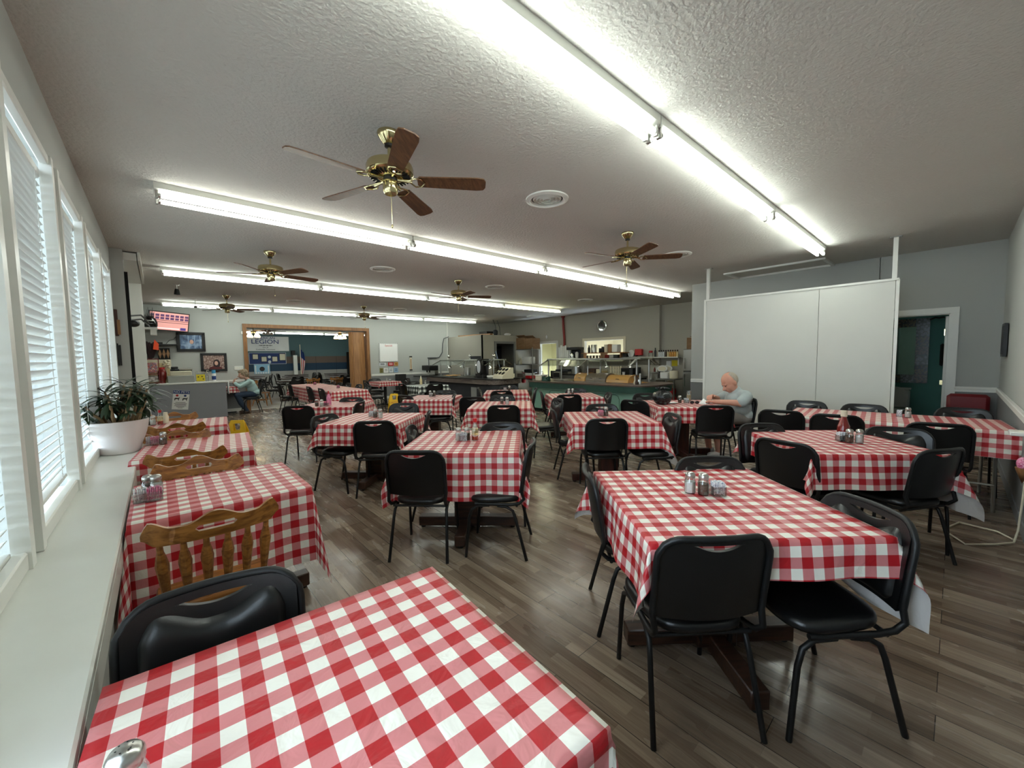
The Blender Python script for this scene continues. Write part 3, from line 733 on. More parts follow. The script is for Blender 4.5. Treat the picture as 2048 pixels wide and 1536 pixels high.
# ------------------------------------------------------------------ tables and cloths
ZT = .775
def cloth_mesh(a, b_, dl, dr, dn, df, ph=0, step=.028, flare=.1, corner=.30, amp=.012):
    def samples(lo, l, r, hi):
        out = []
        def seg(p, q, inc):
            n = max(1, int(round((q - p) / step)))
            return [p + (q - p) * i / n for i in range(n + (1 if inc else 0))]
        if l > lo + 1e-6: out += seg(lo, l, False)
        out += seg(l, r, False)
        out += seg(r, hi, True) if hi > r + 1e-6 else [r]
        return out
    U = samples(-a - dl, -a, a, a + dr); V = samples(-b_ - dn, -b_, b_, b_ + df)
    vs = []; uv = []
    for v in V:
        for u in U:
            p = max(0, abs(u) - a); q = max(0, abs(v) - b_); sx = 1 if u > 0 else -1; sy = 1 if v > 0 else -1
            cx, cy = max(-a, min(a, u)), max(-b_, min(b_, v))
            if p < 1e-9 and q < 1e-9: P = (u, v, 0)
            else:
                r = math.hypot(p, q); f = math.atan2(q, p); s2 = math.sin(2 * f)
                h = r * (flare + corner * s2 * s2)
                edge = v if q < 1e-9 else u
                rp = amp * math.sin(edge * 17 + ph + (1.3 if q > 0 else 0)) * min(1, r / .2)
                h = h + rp * (1 - s2) + .004
                z = -math.sqrt(max(1e-9, r * r - min(h, r * .9) ** 2))
                P = (cx + sx * h * math.cos(f), cy + sy * h * math.sin(f), z)
            vs.append(P); uv.append((u + 50.01, v + 50.02))
    nc = len(U); fs = [(i * nc + j, i * nc + j + 1, (i + 1) * nc + j + 1, (i + 1) * nc + j) for i in range(len(V) - 1) for j in range(nc - 1)]
    return vs, fs, uv
def cloth(x, y, deg, a, b_, drops, lab, m='red_check', group=None, ph=0, z=ZT, **kw):
    vs, fs, uv = cloth_mesh(a, b_, *drops, ph=ph, **kw)
    me = bpy.data.meshes.new('tablecloth'); me.from_pydata(vs, [], fs); l = me.uv_layers.new(name='UVMap')
    for lp in me.loops: l.data[lp.index].uv = uv[lp.vertex_index]
    me.shade_smooth(); me.materials.append(M[m])
    o = bpy.data.objects.new('tablecloth', me); COL.objects.link(o); o.location = (x, y, z); o.rotation_euler = (0, 0, R(deg))
    return tag(o, lab, 'tablecloth', group)
def table(x, y, deg, a, b_, lab, base='cross', group=None, wood_='dkwood'):
    t = thing('dining_table', lab, 'table', (x, y, 0), R(deg), group)
    B((0, 0, ZT - .022), (2 * a - .01, 2 * b_ - .01, .034), bev=.006).build('tabletop', wood_, t)
    if base == 'cross':
        B((0, 0, .40), (.2, .2, .72), bev=.008).build('column', wood_, t)
        B((0, 0, .715), (.5, .5, .045), bev=.006).build('support_plate', wood_, t)
        for k in (0, 1): B((0, 0, .062), (.86, .085, .085), rz=k * PI / 2, bev=.006).build('base_bar', wood_, t)
        f = MB()
        for k in range(4): f.lathe([(.022, 0), (.022, .02)], (.4 * math.cos(k * PI / 2), .4 * math.sin(k * PI / 2), 0), 10)
        f.build('glide', 'dark', t)
    elif base == 'pole':
        MB().tube([(0, 0, .02), (0, 0, .75)], .045, 12).build('column', 'frame_black', t)
        for k in (0, 1): B((0, 0, .03), (.6, .06, .035), rz=k * PI / 2, bev=.008).build('base_bar', 'frame_black', t)
    else:
        for sx in (-1, 1):
            for sy in (-1, 1): MB().tube([(sx * (a - .1), sy * (b_ - .12), .75), (sx * (a - .06), sy * (b_ - .12), 0)], .014, 8).build('leg', 'steel', t)
            MB().tube([(sx * (a - .07), -(b_ - .12), .25), (sx * (a - .07), b_ - .12, .25)], .011, 8).build('stretcher', 'steel', t)
    return t

TB = {  # x, y, deg, half-w, half-d, (left,right,near,far) drops, phrase
 'A': (.243, .835, -4, .405, .385, (.16, .16, .2, .05), "the nearest table"),
 'B': (.237, 2.83, 0, .385, .375, (.34, .40, .43, .25), "the second window table"),
 'C': (.225, 4.42, -6, .385, .44, (.24, .13, .2, .2), "the third window table"),
 'D': (.215, 6.06, -6, .385, .40, (.2, .22, .2, .2), "the last window table"),
 'E': (2.06, .81, -40.5, .485, .485, (.25, .35, .155, .3), "the big front right table"),
 'F': (1.985, 2.85, -44, .475, .475, (.2, .2, .36, .12), "the red capped bottle table"),
 'G': (1.96, 4.76, -46, .465, .46, (.25, .22, .24, .18), "the table left of the red capped bottle"),
 'H': (2.15, 6.82, -42, .46, .46, (.36, .2, .22, .2), "the squeeze bottle table"),
 'L': (3.82, 6.5, -46, .44, .44, (.2, .24, .27, .22), "the table by the caution sign"),
 'M': (3.90, 4.63, -44, .46, .465, (.22, .26, .27, .2), "the table behind the red capped bottle"),
 'N': (5.48, 6.33, -42, .45, .46, (.26, .2, .22, .2), "the table before the dark buffet"),
 'O': (5.73, 4.73, -39, .45, .44, (.24, .2, .24, .18), "the table touching the green buffet"),
 'P': (3.95, 2.73, -43.5, .47, .47, (.2, .42, .27, .15), "the table with a long hanging corner"),
 'Q': (5.76, 2.71, -46, .455, .455, (.25, .2, .22, .18), "the seated man's table"),
 'R': (4.10, .65, -46, .465, .465, (.2, .4, .25, .2), "the ketchup bottle table"),
 'S': (5.96, .49, 5.3, .42, .86, (.25, .25, .05, .2), "the long partition table"),
}
for k, (x, y, d, a, b_, dr, ph) in TB.items():
    base = {'S': 'fold'}.get(k, 'cross'); wd = 'redwood' if k in 'QP' else 'dkwood'
    table(x, y, d, a - .004, b_ - .004, ('pedestal' if k != 'S' else 'folding metal legged') + ' table under the checked cloth: ' + ph, base, 'checked dining tables', wd)
    kw = dict(flare=.03, corner=.12) if k in 'BCD' else (dict(flare=.05, corner=.1) if k == 'A' else {})
    cloth(x, y, d, a, b_, dr, 'red checked tablecloth on ' + ph, group='red checked tablecloths', ph=ord(k) * 1.7, **kw)
# long table by the hall opening: two tables in line, small tables by the far wall
for y, lb in ((10.42, 'near half of the long table before the wide opening'), (12.36, 'far half of the long table before the wide opening')):
    table(3.33, y, 0, .40, .93, 'folding table under the red checked cloth, ' + lb, 'fold', 'checked dining tables')
    cloth(3.33, y, 0, .42, .95, (.38, .3, .33 if y < 11 else .02, .02 if y < 11 else .3), 'red checked tablecloth on the ' + lb, group='red checked tablecloths', ph=y)
table(5.5, 12.42, 3, .36, .36, 'small pedestal table with a black pole by the far wall notice board', 'pole', 'checked dining tables')
cloth(5.5, 12.42, 3, .37, .37, (.15, .15, .14, .14), 'short red checked tablecloth on the pole table below the notice board', group='red checked tablecloths', ph=2)
table(5.42, 9.63, 0, .42, .42, 'square pedestal table under the black checked cloth by the dark buffet', 'pole', 'checked dining tables')
cloth(5.42, 9.63, 0, .44, .44, (.2, .24, .16, .2), 'black and white checked tablecloth by the dark buffet', 'black_check', ph=4)
table(1.34, 13.98, 0, .3, .3, 'small wall table where the woman sits behind the grey counter', 'pole', 'checked dining tables')
cloth(1.34, 13.98, 0, .31, .31, (.16, .2, .16, .1), 'red checked cloth on the small table of the seated woman', group='red checked tablecloths', ph=5)

# ------------------------------------------------------------------ chairs
ph = {k: v[6] for k, v in TB.items()}
CH = [('A', .06, 1.19, -97, 'facing away from the window plant at'), ('E', 1.63, .74, 51, 'facing away at the near side of'), ('E', 1.985, 1.21, -47, 'edge on at the left of'), ('E', 2.06, .38, 141, 'turned sideways at the right of'), ('E', 2.40, .84, 228, 'on the far side of'),
 ('F', 1.50, 2.73, 44, 'facing away at'), ('F', 1.97, 2.36, 131, 'edge on at the right of'), ('F', 2.36, 2.81, 228, 'on the far side of'), ('F', 1.97, 3.33, -38, 'shiny grey, left of'),
 ('G', 1.82, 4.30, 53, 'facing away at'), ('G', 1.56, 4.79, -60, 'showing its cushion left of'), ('G', 2.25, 4.45, 148, 'with a dark back at the right of'),
 ('G', 2.50, 5.2, 228, 'on the far side of'),
 ('H', 1.60, 6.52, 56, 'facing away at'), ('H', 2.12, 6.29, 140, 'at the right of'), ('H', 2.30, 6.74, 228, 'on the far side of'),
 ('L', 3.52, 6.65, 12, 'at the left of'), ('L', 3.74, 6.13, 150, 'leaning right of'), ('L', 4.16, 6.70, 228, 'on the far side of'), ('L', 4.05, 5.55, 48, 'with its seat towards'),
 ('M', 3.65, 4.28, 48, 'facing away at'), ('M', 4.39, 4.20, 155, 'with a glossy back at the right of'), ('M', 4.25, 5.03, 228, 'on the far side of'),
 ('N', 5.15, 6.09, 48, 'facing away at'), ('N', 5.36, 6.74, -42, 'half hidden at the left of'), ('N', 5.68, 6.00, 138, 'half hidden at the right of'), ('N', 5.83, 6.66, 228, 'on the far side of'),
 ('O', 5.38, 4.58, 48, 'facing away at'), ('O', 5.58, 5.07, -42, 'at the left of'), ('O', 5.72, 4.22, 138, 'at the right of'), ('O', 6.12, 4.93, 228, 'on the far side of'),
 ('P', 3.62, 2.58, 48, 'facing away at'), ('P', 3.87, 3.21, -42, 'edge on at the left of'), ('P', 4.26, 2.98, 228, 'on the far side of'), ('P', 4.02, 2.21, 140, 'at the right of'),
 ('Q', 5.46, 2.16, 36, 'facing away at'), ('Q', 5.40, 3.14, 5, 'at the left of'), ('Q', 6.30, 2.18, 140, 'in which the man sits at'), ('Q', 6.02, 3.34, 228, 'behind the black bag at'),
 ('R', 3.69, .78, -14, 'seen from behind at the left of'), ('R', 4.00, .245, 60, 'facing away at'), ('R', 4.42, .25, 195, 'with a grey back at the right of'), ('R', 3.97, 1.0, 230, 'on the far left side of'),
 ('S', 5.53, 1.36, 10, 'leftmost of three facing'), ('S', 5.52, .85, 8, 'middle of three facing'), ('S', 5.46, .12, 10, 'rightmost of three facing'),
 ('S', 6.25, 1.30, 185, 'left of the three against the partition at'), ('S', 6.24, .72, 185, 'middle of the three on the far side of'), ('S', 6.48, -.09, 185, 'beside the red seat at')]
for k, x, y, a, lab in CH: chair(x, y, a, 'black banquet chair %s %s' % (lab, ph[k]))
lt = 'the long table before the wide opening'
for x, y, a, lab in [(2.82, 13.1, 0, 'farthest on the left side of'), (2.95, 12.45, 0, 'second farthest on the left side of'), (3.02, 10.80, 0, 'second nearest on the left side of'), (3.02, 9.80, 0, 'nearest on the left side of'),
   (3.62, 12.30, 180, 'first shiny back, right of'), (3.62, 11.75, 180, 'second shiny back, right of'), (3.68, 11.25, 180, 'third shiny back, right of'),
   (3.68, 10.45, 180, 'fourth shiny back, right of'), (3.72, 9.95, 180, 'last shiny back, right of')]:
    chair(x, y, a, 'black banquet chair %s %s' % (lab, lt))
for x, y, a, lab in [(4.52, 10.9, -10, 'with a grey back between the long table and the caution sign'), (5.05, 12.3, 0, 'left of the pole table below the notice board'), (5.42, 12.83, -90, 'between the pole table and the far wall'), (5.95, 12.2, 180, 'right of the pole table below the notice board'),
   (5.40, 9.27, 82, 'facing away at the black checked table'), (5.02, 9.75, 0, 'left of the black checked table'), (5.42, 10.1, -90, 'behind the black checked table'), (2.0, 13.72, 180, 'under the seated woman by the grey counter')]:
    chair(x, y, a, 'black banquet chair %s' % lab)
oak(.15, 2.36, 90, 'oak spindle chair facing away at the second window ledge table')
oak(.16, 3.14, -92, 'oak spindle chair on the far side of the second window ledge table')
oak(.13, 4.0, 88, 'oak spindle chair pushed into the near side of the third window ledge table')
oak(.09, 4.62, -93, 'oak spindle chair on the far side of the third window ledge table')
oak(.12, 5.68, 87, 'oak spindle chair on the near side of the window table by the counter')
oak(.10, 6.42, -93, 'oak spindle chair on the far side of the window table by the counter')

# ------------------------------------------------------------------ things on the tables
def jar(name, fill, fm, mcap='steel'):
    t = thing(name, '', 'shaker'); t.scale = (1.3, 1.3, 1.2)
    MB().lathe([(0, 0), (.02, 0), (.0215, .004), (.0215, .05), (.017, .064), (.0155, .07)], seg=12).build('glass_jar', 'glass', t, smooth=50)
    MB().lathe([(0, .003), (.019, .003), (.019, fill), (0, fill)], seg=12).build('contents', fm, t, smooth=30)
    c = MB().lathe([(.0175, .066), (.019, .07), (.019, .082), (.015, .089), (.006, .092), (0, .0925)], seg=16)
    cp = c.build('cap', mcap, t, smooth=50)
    h = MB()
    for k in range(7): h.lathe([(0, .0925), (.0012, .0925)], (.008 * math.cos(k), .008 * math.sin(k), .0003), 6)
    h.build('holes', 'darkgap', cp, smooth=0)
    return remember(t)
def caddy(name, fm):
    t = thing(name, '', 'sweetener caddy'); t.scale = (1.1, 1.1, 1.05)
    MB().box((0, 0, .003), (.06, .045, .005)).box((0, .0215, .024), (.06, .002, .042)).box((0, -.0215, .024), (.06, .002, .042)).box((.029, 0, .024), (.002, .043, .042)).box((-.029, 0, .024), (.002, .043, .042)).build('glass_box', 'glass', t, smooth=0)
    p = MB(); rr = random.Random(3)
    for k in range(9): p.box((-.024 + .006 * k, rr.uniform(-.003, .003), .036 + rr.uniform(-.004, .006)), (.0035, .036, .058), ry=rr.uniform(-.12, .12))
    p.build('packets', fm, t, smooth=0)
    return remember(t)
salt0 = jar('salt_shaker', .05, 'salt'); pep0 = jar('pepper_shaker', .048, 'pepper'); cw0 = caddy('sweetener_caddy', 'packet_white'); cp0 = caddy('sweetener_caddy', 'packet_pink')
pr = {'s': salt0, 'p': pep0, 'w': cw0, 'k': cp0}; seen = set()
nm = {'s': 'glass salt shaker with steel cap on ', 'p': 'glass pepper shaker with steel cap on ', 'w': 'small caddy of white sweetener packets on ', 'k': 'small caddy of pink sweetener packets on '}
gp = {'s': 'salt shakers on the tables', 'p': 'pepper shakers on the tables', 'w': 'sweetener caddies on the tables', 'k': 'sweetener caddies on the tables'}
def put(c, x, y, where, rz=-.75, z=ZT + .003, scale=None):
    p = pr[c]
    if c not in seen:
        seen.add(c); p.location = (x, y, z); p.rotation_euler.z = rz; tag(p, nm[c] + where, None, gp[c])
        if scale: p.scale = scale
        return p
    return dup(p, (x, y, z), rz, nm[c] + where, gp[c], scale)
put('s', -.075, .86, ph['A'], z=ZT + .002)
for c, x, y in [('p', -.08, 2.93), ('s', -.045, 2.905), ('w', -.105, 2.80), ('k', -.055, 2.79)]: put(c, x, y, ph['B'], .1)
for c, x, y in [('w', -.09, 4.72), ('k', -.06, 4.70), ('p', -.005, 4.66)]: put(c, x, y, ph['C'], .1)
for c, x, y in [('p', -.13, 6.25), ('s', -.085, 6.2)]: put(c, x, y, ph['D'], .1)
for c, x, y in [('s', 2.045, .905), ('p', 2.065, .845), ('w', 2.105, .79)]: put(c, x, y, ph['E'])
for c, x, y in [('s', 1.945, 2.905), ('w', 1.965, 2.855), ('p', 2.005, 2.86)]: put(c, x, y, ph['F'])
for c, x, y in [('w', 1.98, 4.90), ('p', 1.985, 4.80), ('s', 2.02, 4.73)]: put(c, x, y, ph['G'])
for c, x, y in [('p', 1.83, 6.69), ('s', 1.87, 6.58), ('k', 1.95, 6.62)]: put(c, x, y, ph['H'])
for c, x, y in [('s', 3.85, 6.68), ('p', 3.90, 6.62), ('w', 3.82, 6.60)]: put(c, x, y, ph['L'])
for c, x, y in [('p', 3.96, 4.69), ('s', 3.99, 4.60)]: put(c, x, y, ph['M'])
for c, x, y in [('w', 5.55, 6.46), ('p', 5.62, 6.40)]: put(c, x, y, ph['N'])
for c, x, y in [('s', 5.80, 4.89), ('p', 5.84, 4.83)]: put(c, x, y, ph['O'])
for c, x, y in [('k', 3.945, 2.83), ('p', 3.995, 2.79)]: put(c, x, y, ph['P'])
for c, x, y in [('p', 5.80, 2.74), ('w', 5.84, 2.66)]: put(c, x, y, ph['Q'])
for c, x, y in [('w', 4.12, .60), ('p', 4.08, .545), ('s', 4.12, .49)]: put(c, x, y, ph['R'])
for c, x, y in [('w', 6.10, .40), ('s', 6.06, .33)]: put(c, x, y, ph['S'], 0)
put('k', 3.42, 12.6, 'the far half of the long table'); put('k', 3.40, 10.5, 'the near half of the long table'); put('s', 5.55, 12.4, 'the pole table below the notice board'); put('w', 5.62, 12.3, 'the pole table below the notice board')
put('s', 5.56, 9.9, 'the black checked table')
t = thing('ketchup_bottle', 'tall ketchup bottle with white cap behind the shakers at right', 'bottle', (4.19, .60, ZT + .003)); t.scale = (1.25, 1.25, 1.3)
MB().lathe([(0, 0), (.031, 0), (.034, .006), (.034, .085), (.028, .10), (.018, .135), (.014, .15)], seg=10).build('bottle_body', 'ketchup', t)
MB().lathe([(.0165, .148), (.018, .15), (.0175, .185), (.0, .187)], seg=16).build('cap', 'cream', t)
def sauce(x, y, lab, cap='redcap', fill=.03, s=1):
    t = thing('sauce_bottle', lab, 'bottle', (x, y, ZT + .003)); t.scale = (s, s, s)
    MB().lathe([(0, 0), (.024, 0), (.026, .004), (.026, .075), (.022, .095), (.014, .125), (.013, .145)], seg=14).build('glass_bottle', 'glass', t)
    MB().lathe([(0, .003), (.0235, .003), (.0235, fill), (0, fill)], seg=14).build('sauce', 'sauce', t)
    MB().lathe([(.0262, .04), (.0265, .041), (.0255, .075), (.0225, .094)], seg=14).build('label', 'label_cream', t)
    MB().lathe([(.0145, .138), (.016, .14), (.0155, .168), (0, .17)], seg=14).build('cap', cap, t)
    return t
sauce(2.045, 2.795, 'nearly empty sauce bottle with red cap on the centre table', s=1.15)
sauce(-.02, 6.2, 'sauce bottle with red cap on the window table by the counter', fill=.04)
t = thing('creamer_jar', 'pale jar beside the red capped bottle on the window table by the counter', 'jar', (.03, 6.28, ZT + .003))
MB().lathe([(0, 0), (.028, 0), (.03, .08), (.022, .10), (.02, .13), (0, .132)], seg=14).build('jar_body', 'cream', t)
t = thing('squeeze_bottle', 'pale pink squeeze bottle on the table left of centre', 'bottle', (2.02, 6.72, ZT + .003))
MB().lathe([(0, 0), (.036, 0), (.038, .01), (.036, .12), (.02, .165), (.012, .18)], seg=16).build('bottle_body', 'packet_pink', t)
MB().lathe([(.014, .178), (.016, .18), (.008, .225), (0, .23)], seg=12).build('nozzle', 'redcap', t)
t = thing('mustard_bottle', 'cream squeeze bottle with pointed cap on the black checked table', 'bottle', (5.48, 10.0, ZT + .003))
MB().lathe([(0, 0), (.036, 0), (.036, .13), (.02, .17)], seg=14).build('bottle_body', 'label_cream', t); MB().lathe([(.02, .168), (.006, .24), (0, .245)], seg=12).build('nozzle', 'cream', t)
# what the man has before him
t = thing('takeaway_bag', 'knotted black plastic bag on the corner of the seated man table', 'bag', (5.50, 2.86, ZT))
b = MB(); rows = []
for j in range(15):
    v = j / 14; z = .0 + .235 * v; r0 = .135 * (math.sin(PI * min(1, (v * .86 + .12))) ** .6)
    if v > .82: r0 = max(.03, r0 * .62)
    rows.append([((r0 + .010 * math.sin(k * 2.1 + j * .4) * (v > .3)) * math.cos(2 * PI * k / 24), (r0 + .010 * math.sin(k * 2.1 + j * .4) * (v > .3)) * math.sin(2 * PI * k / 24), z) for k in range(25)])
b.grid(rows).build('bag_body', 'bag', t, smooth=60)
b = MB()
for a in (.3, 1.9, 3.4, 5.0): b.tube([(0, 0, .215), (.05 * math.cos(a), .05 * math.sin(a), .245), (.10 * math.cos(a), .10 * math.sin(a), .235)], [.02, .018, .006], 8)
b.build('knot', 'bag', t, smooth=60)
t = thing('drink_glass', 'tall clear tumbler of pale drink before the seated man', 'glass', (6.1, 2.74, ZT + .003))
MB().lathe([(0, 0), (.032, 0), (.043, .16), (.041, .16), (.030, .006)], seg=18).build('tumbler', 'glass', t); MB().lathe([(0, .008), (.029, .008), (.034, .10), (0, .10)], seg=16).build('drink', 'label_cream', t)
t = thing('sunglasses', 'dark sunglasses folded on the seated man table', 'sunglasses', (5.77, 2.505, ZT + .006), R(-48))
for s in (-1, 1):
    MB().ball((s * .035, 0, .024), (.03, .006, .023), 14, 8).build('lens', 'dark', t)
    MB().tube([(s * .065, 0, .03), (s * .066, .07, .015), (s * .04, .12, .006)], .003, 6).build('temple', 'dark', t)
MB().tube([(-.01, 0, .03), (.01, 0, .03)], .003, 6).build('bridge', 'dark', t)
tag(MB().lathe([(0, .002), (.06, .002), (.095, .012), (.097, .015), (.06, .006), (0, .005)], (5.66, 2.80, ZT + .002), 24).build('plate', 'porcelain'), 'white plate half behind the black bag on the man table', 'plate')
b = MB(); b.add([(-.07, -.06, 0), (.09, -.05, 0), (.0, .07, 0), (-.05, .03, 0), (.01, .005, .075), (-.02, -.02, .07)], [(0, 1, 4, 5), (1, 2, 4), (2, 3, 5, 4), (3, 0, 5), (0, 3, 2, 1)])
tag(b.build('paper_napkin', 'paper', smooth=0, loc=(5.915, 2.44, ZT + .003)), 'crumpled white paper napkin by the hands of the seated man', 'napkin')

# ------------------------------------------------------------------ potted plant on the ledge
t = thing('potted_plant', 'leafy green plant in a wide white pot on the window ledge', 'plant', (-.285, 4.73, .742))
MB().lathe([(.0, 0), (.125, 0), (.132, .006), (.136, .03), (.155, .09), (.178, .16), (.192, .22), (.198, .275), (.192, .278), (.184, .22), (.0, .20)], seg=36).build('pot', 'pot', t, smooth=50)
MB().lathe([(0, .235), (.182, .232)], seg=24).build('soil', 'soil', t)
st = MB(); lf = MB(); rr = random.Random(11)
def leaf(base, az, el, L, wd):
    n = 6; rows = []; p = Vector(base); d = Vector((math.cos(az) * math.cos(el), math.sin(az) * math.cos(el), math.sin(el))); side = Vector((-math.sin(az), math.cos(az), 0))
    for i in range(n + 1):
        s = i / n; wv = wd * (math.sin(PI * min(1, s * .92 + .08)) ** .8) + .0006
        up = side.cross(d).normalized()
        rows.append([p - side * wv + up * wv * .25, p, p + side * wv + up * wv * .25])
        p = p + d * (L / n); d = (d + Vector((0, 0, -.16 - .1 * s))).normalized()
    lf.grid(rows)
for k in range(14):
    a = k * 2.4 + .3; r0 = .02 + .05 * (k % 3); x, y = r0 * math.cos(a), r0 * math.sin(a)
    rad = rr.uniform(.05, .19); hgt = rr.uniform(.40, .66)
    tip = (x + rad * .7 * math.cos(a), y + rad * 1.0 * math.sin(a), hgt)
    st.tube([(x, y, .22), (x + .3 * (tip[0] - x), y + .3 * (tip[1] - y), .30), (x + .7 * (tip[0] - x), y + .7 * (tip[1] - y), hgt - .07), tip], [.015, .012, .010, .007], 7)
    for j in range(17):
        lev = (j % 4) * .022
        leaf((tip[0], tip[1], tip[2] - lev), j * 2.4 + rr.uniform(-.3, .3), rr.uniform(.0, 1.0) - lev * 12, rr.uniform(.12, .20), rr.uniform(.011, .018))
st.build('stems', 'stem', t); lf.build('foliage', 'leaf', t, smooth=80, fixn=False)

# ------------------------------------------------------------------ yellow caution signs
def wet(x, y, rz, lab):
    t = thing('wet_floor_sign', lab, 'caution sign', (x, y, 0), R(rz), 'yellow caution signs')
    for s in (-1, 1):
        m = Matrix.Translation((0, s * .13, 0)) @ Matrix.Rotation(s * R(12), 4, 'X') @ Matrix.Rotation(R(90), 4, 'X')
        b = MB(); W0, W1 = .15, .11
        b.prism([(-W0, 0), (W0, 0), (W0 - .015, .45), (-W0 + .015, .45)], -.006, .006, m)
        b.prism([(-W0 + .015, .45), (-.05, .45), (-.05, .56), (-W1, .56)], -.006, .006, m); b.prism([(.05, .45), (W0 - .015, .45), (W1, .56), (.05, .56)], -.006, .006, m)
        b.prism([(-W1, .56), (W1, .56), (W1 - .02, .61), (-W1 + .02, .61)], -.006, .006, m)
        p = b.build('panel', 'yellow', t, smooth=0)
        if s < 0:
            f = Matrix.Translation((0, s * .13, 0)) @ Matrix.Rotation(s * R(12), 4, 'X')
            MB().prism([(-.085, .13), (.085, .13), (0, .28)], .0062, .008, m).build('warning_triangle', 'black_ink', p, smooth=0)
            MB().prism([(-.055, .15), (.055, .15), (0, .25)], .0082, .0086, m).build('triangle_field', 'yellow', p, smooth=0)
            q = f @ Vector((0, -.0085, .38)); text(p, 'lettering', 'CAUTION', .062, q, (R(90) - R(12), 0, 0), 'red_ink', .0006)
    return t
wet(4.55, 9.75, -10, 'yellow folding caution sign standing between the long table and the black checked table')
wet(.86, 7.35, -35, 'yellow folding caution sign at the end of the window tables by the grey counter')
wet(2.85, 7.25, -20, 'yellow folding caution sign mostly hidden behind the table left of centre')
tag(B((1.0, 5.75, .006), (.34, .5, .012), rz=.2).build('floor_mat', 'dark', smooth=0), 'small black mat on the floor beside the third window table', 'mat')

# ------------------------------------------------------------------ grey host counter with its clutter
t = thing('host_counter', 'grey painted counter with white ledge near the entrance', 'counter', (.5, 13.55, 0))
B((0, 0, .465), (1.72, .36, .93)).build('body', 'grey_counter', t, smooth=0)
B((0, -.01, .95), (1.80, .42, .045), bev=.012).build('ledge', 'white', t, smooth=30)
tag(B((1.425, 13.55, .78), (.03, .2, .36), bev=.012).build('hanging_towel', 'paper'), 'white cloth hanging at the end of the grey counter', 'towel')
t = thing('no_pets_sign', 'white and blue sheet reading NO PETS taped to the grey counter', 'sign', (.385, 13.363, .53), 0); t.rotation_euler = (0, R(7), 0)
B((0, 0, 0), (.33, .004, .50)).build('sheet', 'paper', t, smooth=0)
B((0, -.003, .20), (.33, .002, .09)).build('heading_band', 'blue_ink', t, smooth=0)
text(t, 'lettering', 'NO PETS', .078, (0, -.005, .20), (R(90), 0, 0), 'paper')
for s, c in ((-.08, 'red_ink'), (.08, 'blue_ink')):
    b = MB(); Mx = Matrix.Translation((s, -.003, .03)) @ Matrix.Rotation(R(90), 4, 'X')
    b.prism([(-.05, .0), (-.03, .02), (.03, .015), (.05, .035), (.06, .03), (.045, 0), (.04, -.05), (.03, -.05), (.025, -.015), (-.025, -.015), (-.035, -.05), (-.045, -.05)], 0, .001, Mx)
    b.build('dog_silhouette', 'black_ink', t, smooth=0)
    MB().lathe([(.018, 0), (.028, 0), (.028, .001), (.018, .001)], (s, -.003, .11), 16, 'y').build('symbol', c, t, smooth=0)
b = MB()
for k, wv in enumerate((.2, .26, .22, .24, .16, .1)): b.box((0, -.003, -.07 - .028 * k), (wv, .001, .010))
b.build('print_lines', 'black_ink', t, smooth=0)
zc = .974
t = thing('cash_register', 'cream cash register on the grey counter', 'cash register', (.43, 13.56, zc))
B((0, 0, .09), (.54, .34, .18), bev=.01).build('drawer', mat('register_grey', srgb(168, 170, 164), .5), t)
B((.0, .02, .24), (.44, .28, .12), bev=.015).build('register_body', 'cream', t); B((.06, .05, .32), (.36, .2, .04), rx=-.3, bev=.01).build('keypad', 'steel', t)
B((-.12, .0, .33), (.18, .14, .05), bev=.01).build('card_terminal', 'dark', t); B((-.12, -.0, .385), (.14, .1, .04), rx=.3, bev=.008).build('terminal_screen', 'dark', t)
t = thing('hand_sanitizer', 'clear pump bottle on the grey counter', 'pump bottle', (.97, 13.55, zc))
MB().lathe([(0, 0), (.035, 0), (.036, .16), (.014, .2), (.013, .23)], seg=14).build('bottle_body', 'glass', t); MB().lathe([(.018, .225), (.018, .25), (.006, .25), (.006, .3), (0, .3)], seg=12).tube([(0, 0, .3), (.05, 0, .295)], .007, 6).build('pump', 'cream', t)
t = thing('spray_can', 'white aerosol can with blue cap on the grey counter', 'spray can', (1.12, 13.55, zc))
MB().lathe([(0, 0), (.045, 0), (.047, .2), (.04, .215)], seg=18).build('can', 'paper', t); MB().lathe([(.042, .212), (.045, .215), (.042, .3), (0, .302)], seg=18).build('cap', mat('blue_cap', srgb(70, 160, 210), .4), t); MB().lathe([(.0475, .04), (.0475, .14)], seg=18).build('label', 'blue_ink', t)
t = thing('candy_tub', 'clear tub with yellow label on the grey counter', 'tub', (.83, 13.56, zc))
B((0, 0, .14), (.19, .16, .26), bev=.012).build('tub', 'glass', t); B((0, -.082, .11), (.185, .004, .17)).build('label', mat('yellow_label', srgb(232, 210, 30), .5), t, smooth=0); B((.0, .0, .08), (.16, .13, .14)).build('contents', 'yellow', t)
b = MB()
for q in ((-.05, .13), (.03, .14), (.055, .07)): b.box((q[0], -.086, q[1]), (.03, .002, .025))
b.build('label_marks', 'black_ink', t, smooth=0)
t = thing('display_case', 'red framed countertop display case by the white wing wall', 'display case', (-.12, 13.56, zc))
for z in (.01, .24, .62): B((0, 0, z), (.26, .24, .02)).build('shelf', 'red_vinyl', t, smooth=0)
for sx in (-1, 1):
    for sy in (-1, 1): B((sx * .125, sy * .115, .31), (.018, .018, .62)).build('post', 'red_vinyl', t, smooth=0)
B((0, -.02, .40), (.2, .16, .26), bev=.02).build('goods', noise_pic('assorted_goods', [srgb(70, 60, 70), srgb(170, 160, 175), srgb(200, 90, 80), srgb(230, 225, 225)], 18), t)
B((0, -.02, .12), (.2, .16, .16), bev=.02).build('goods', noise_pic('assorted_goods_dark', [srgb(40, 32, 32), srgb(180, 170, 165), srgb(230, 225, 225)], 14), t)
t = thing('candy_jar', 'red candy machine jar beside the display case', 'candy jar', (.06, 13.56, zc))
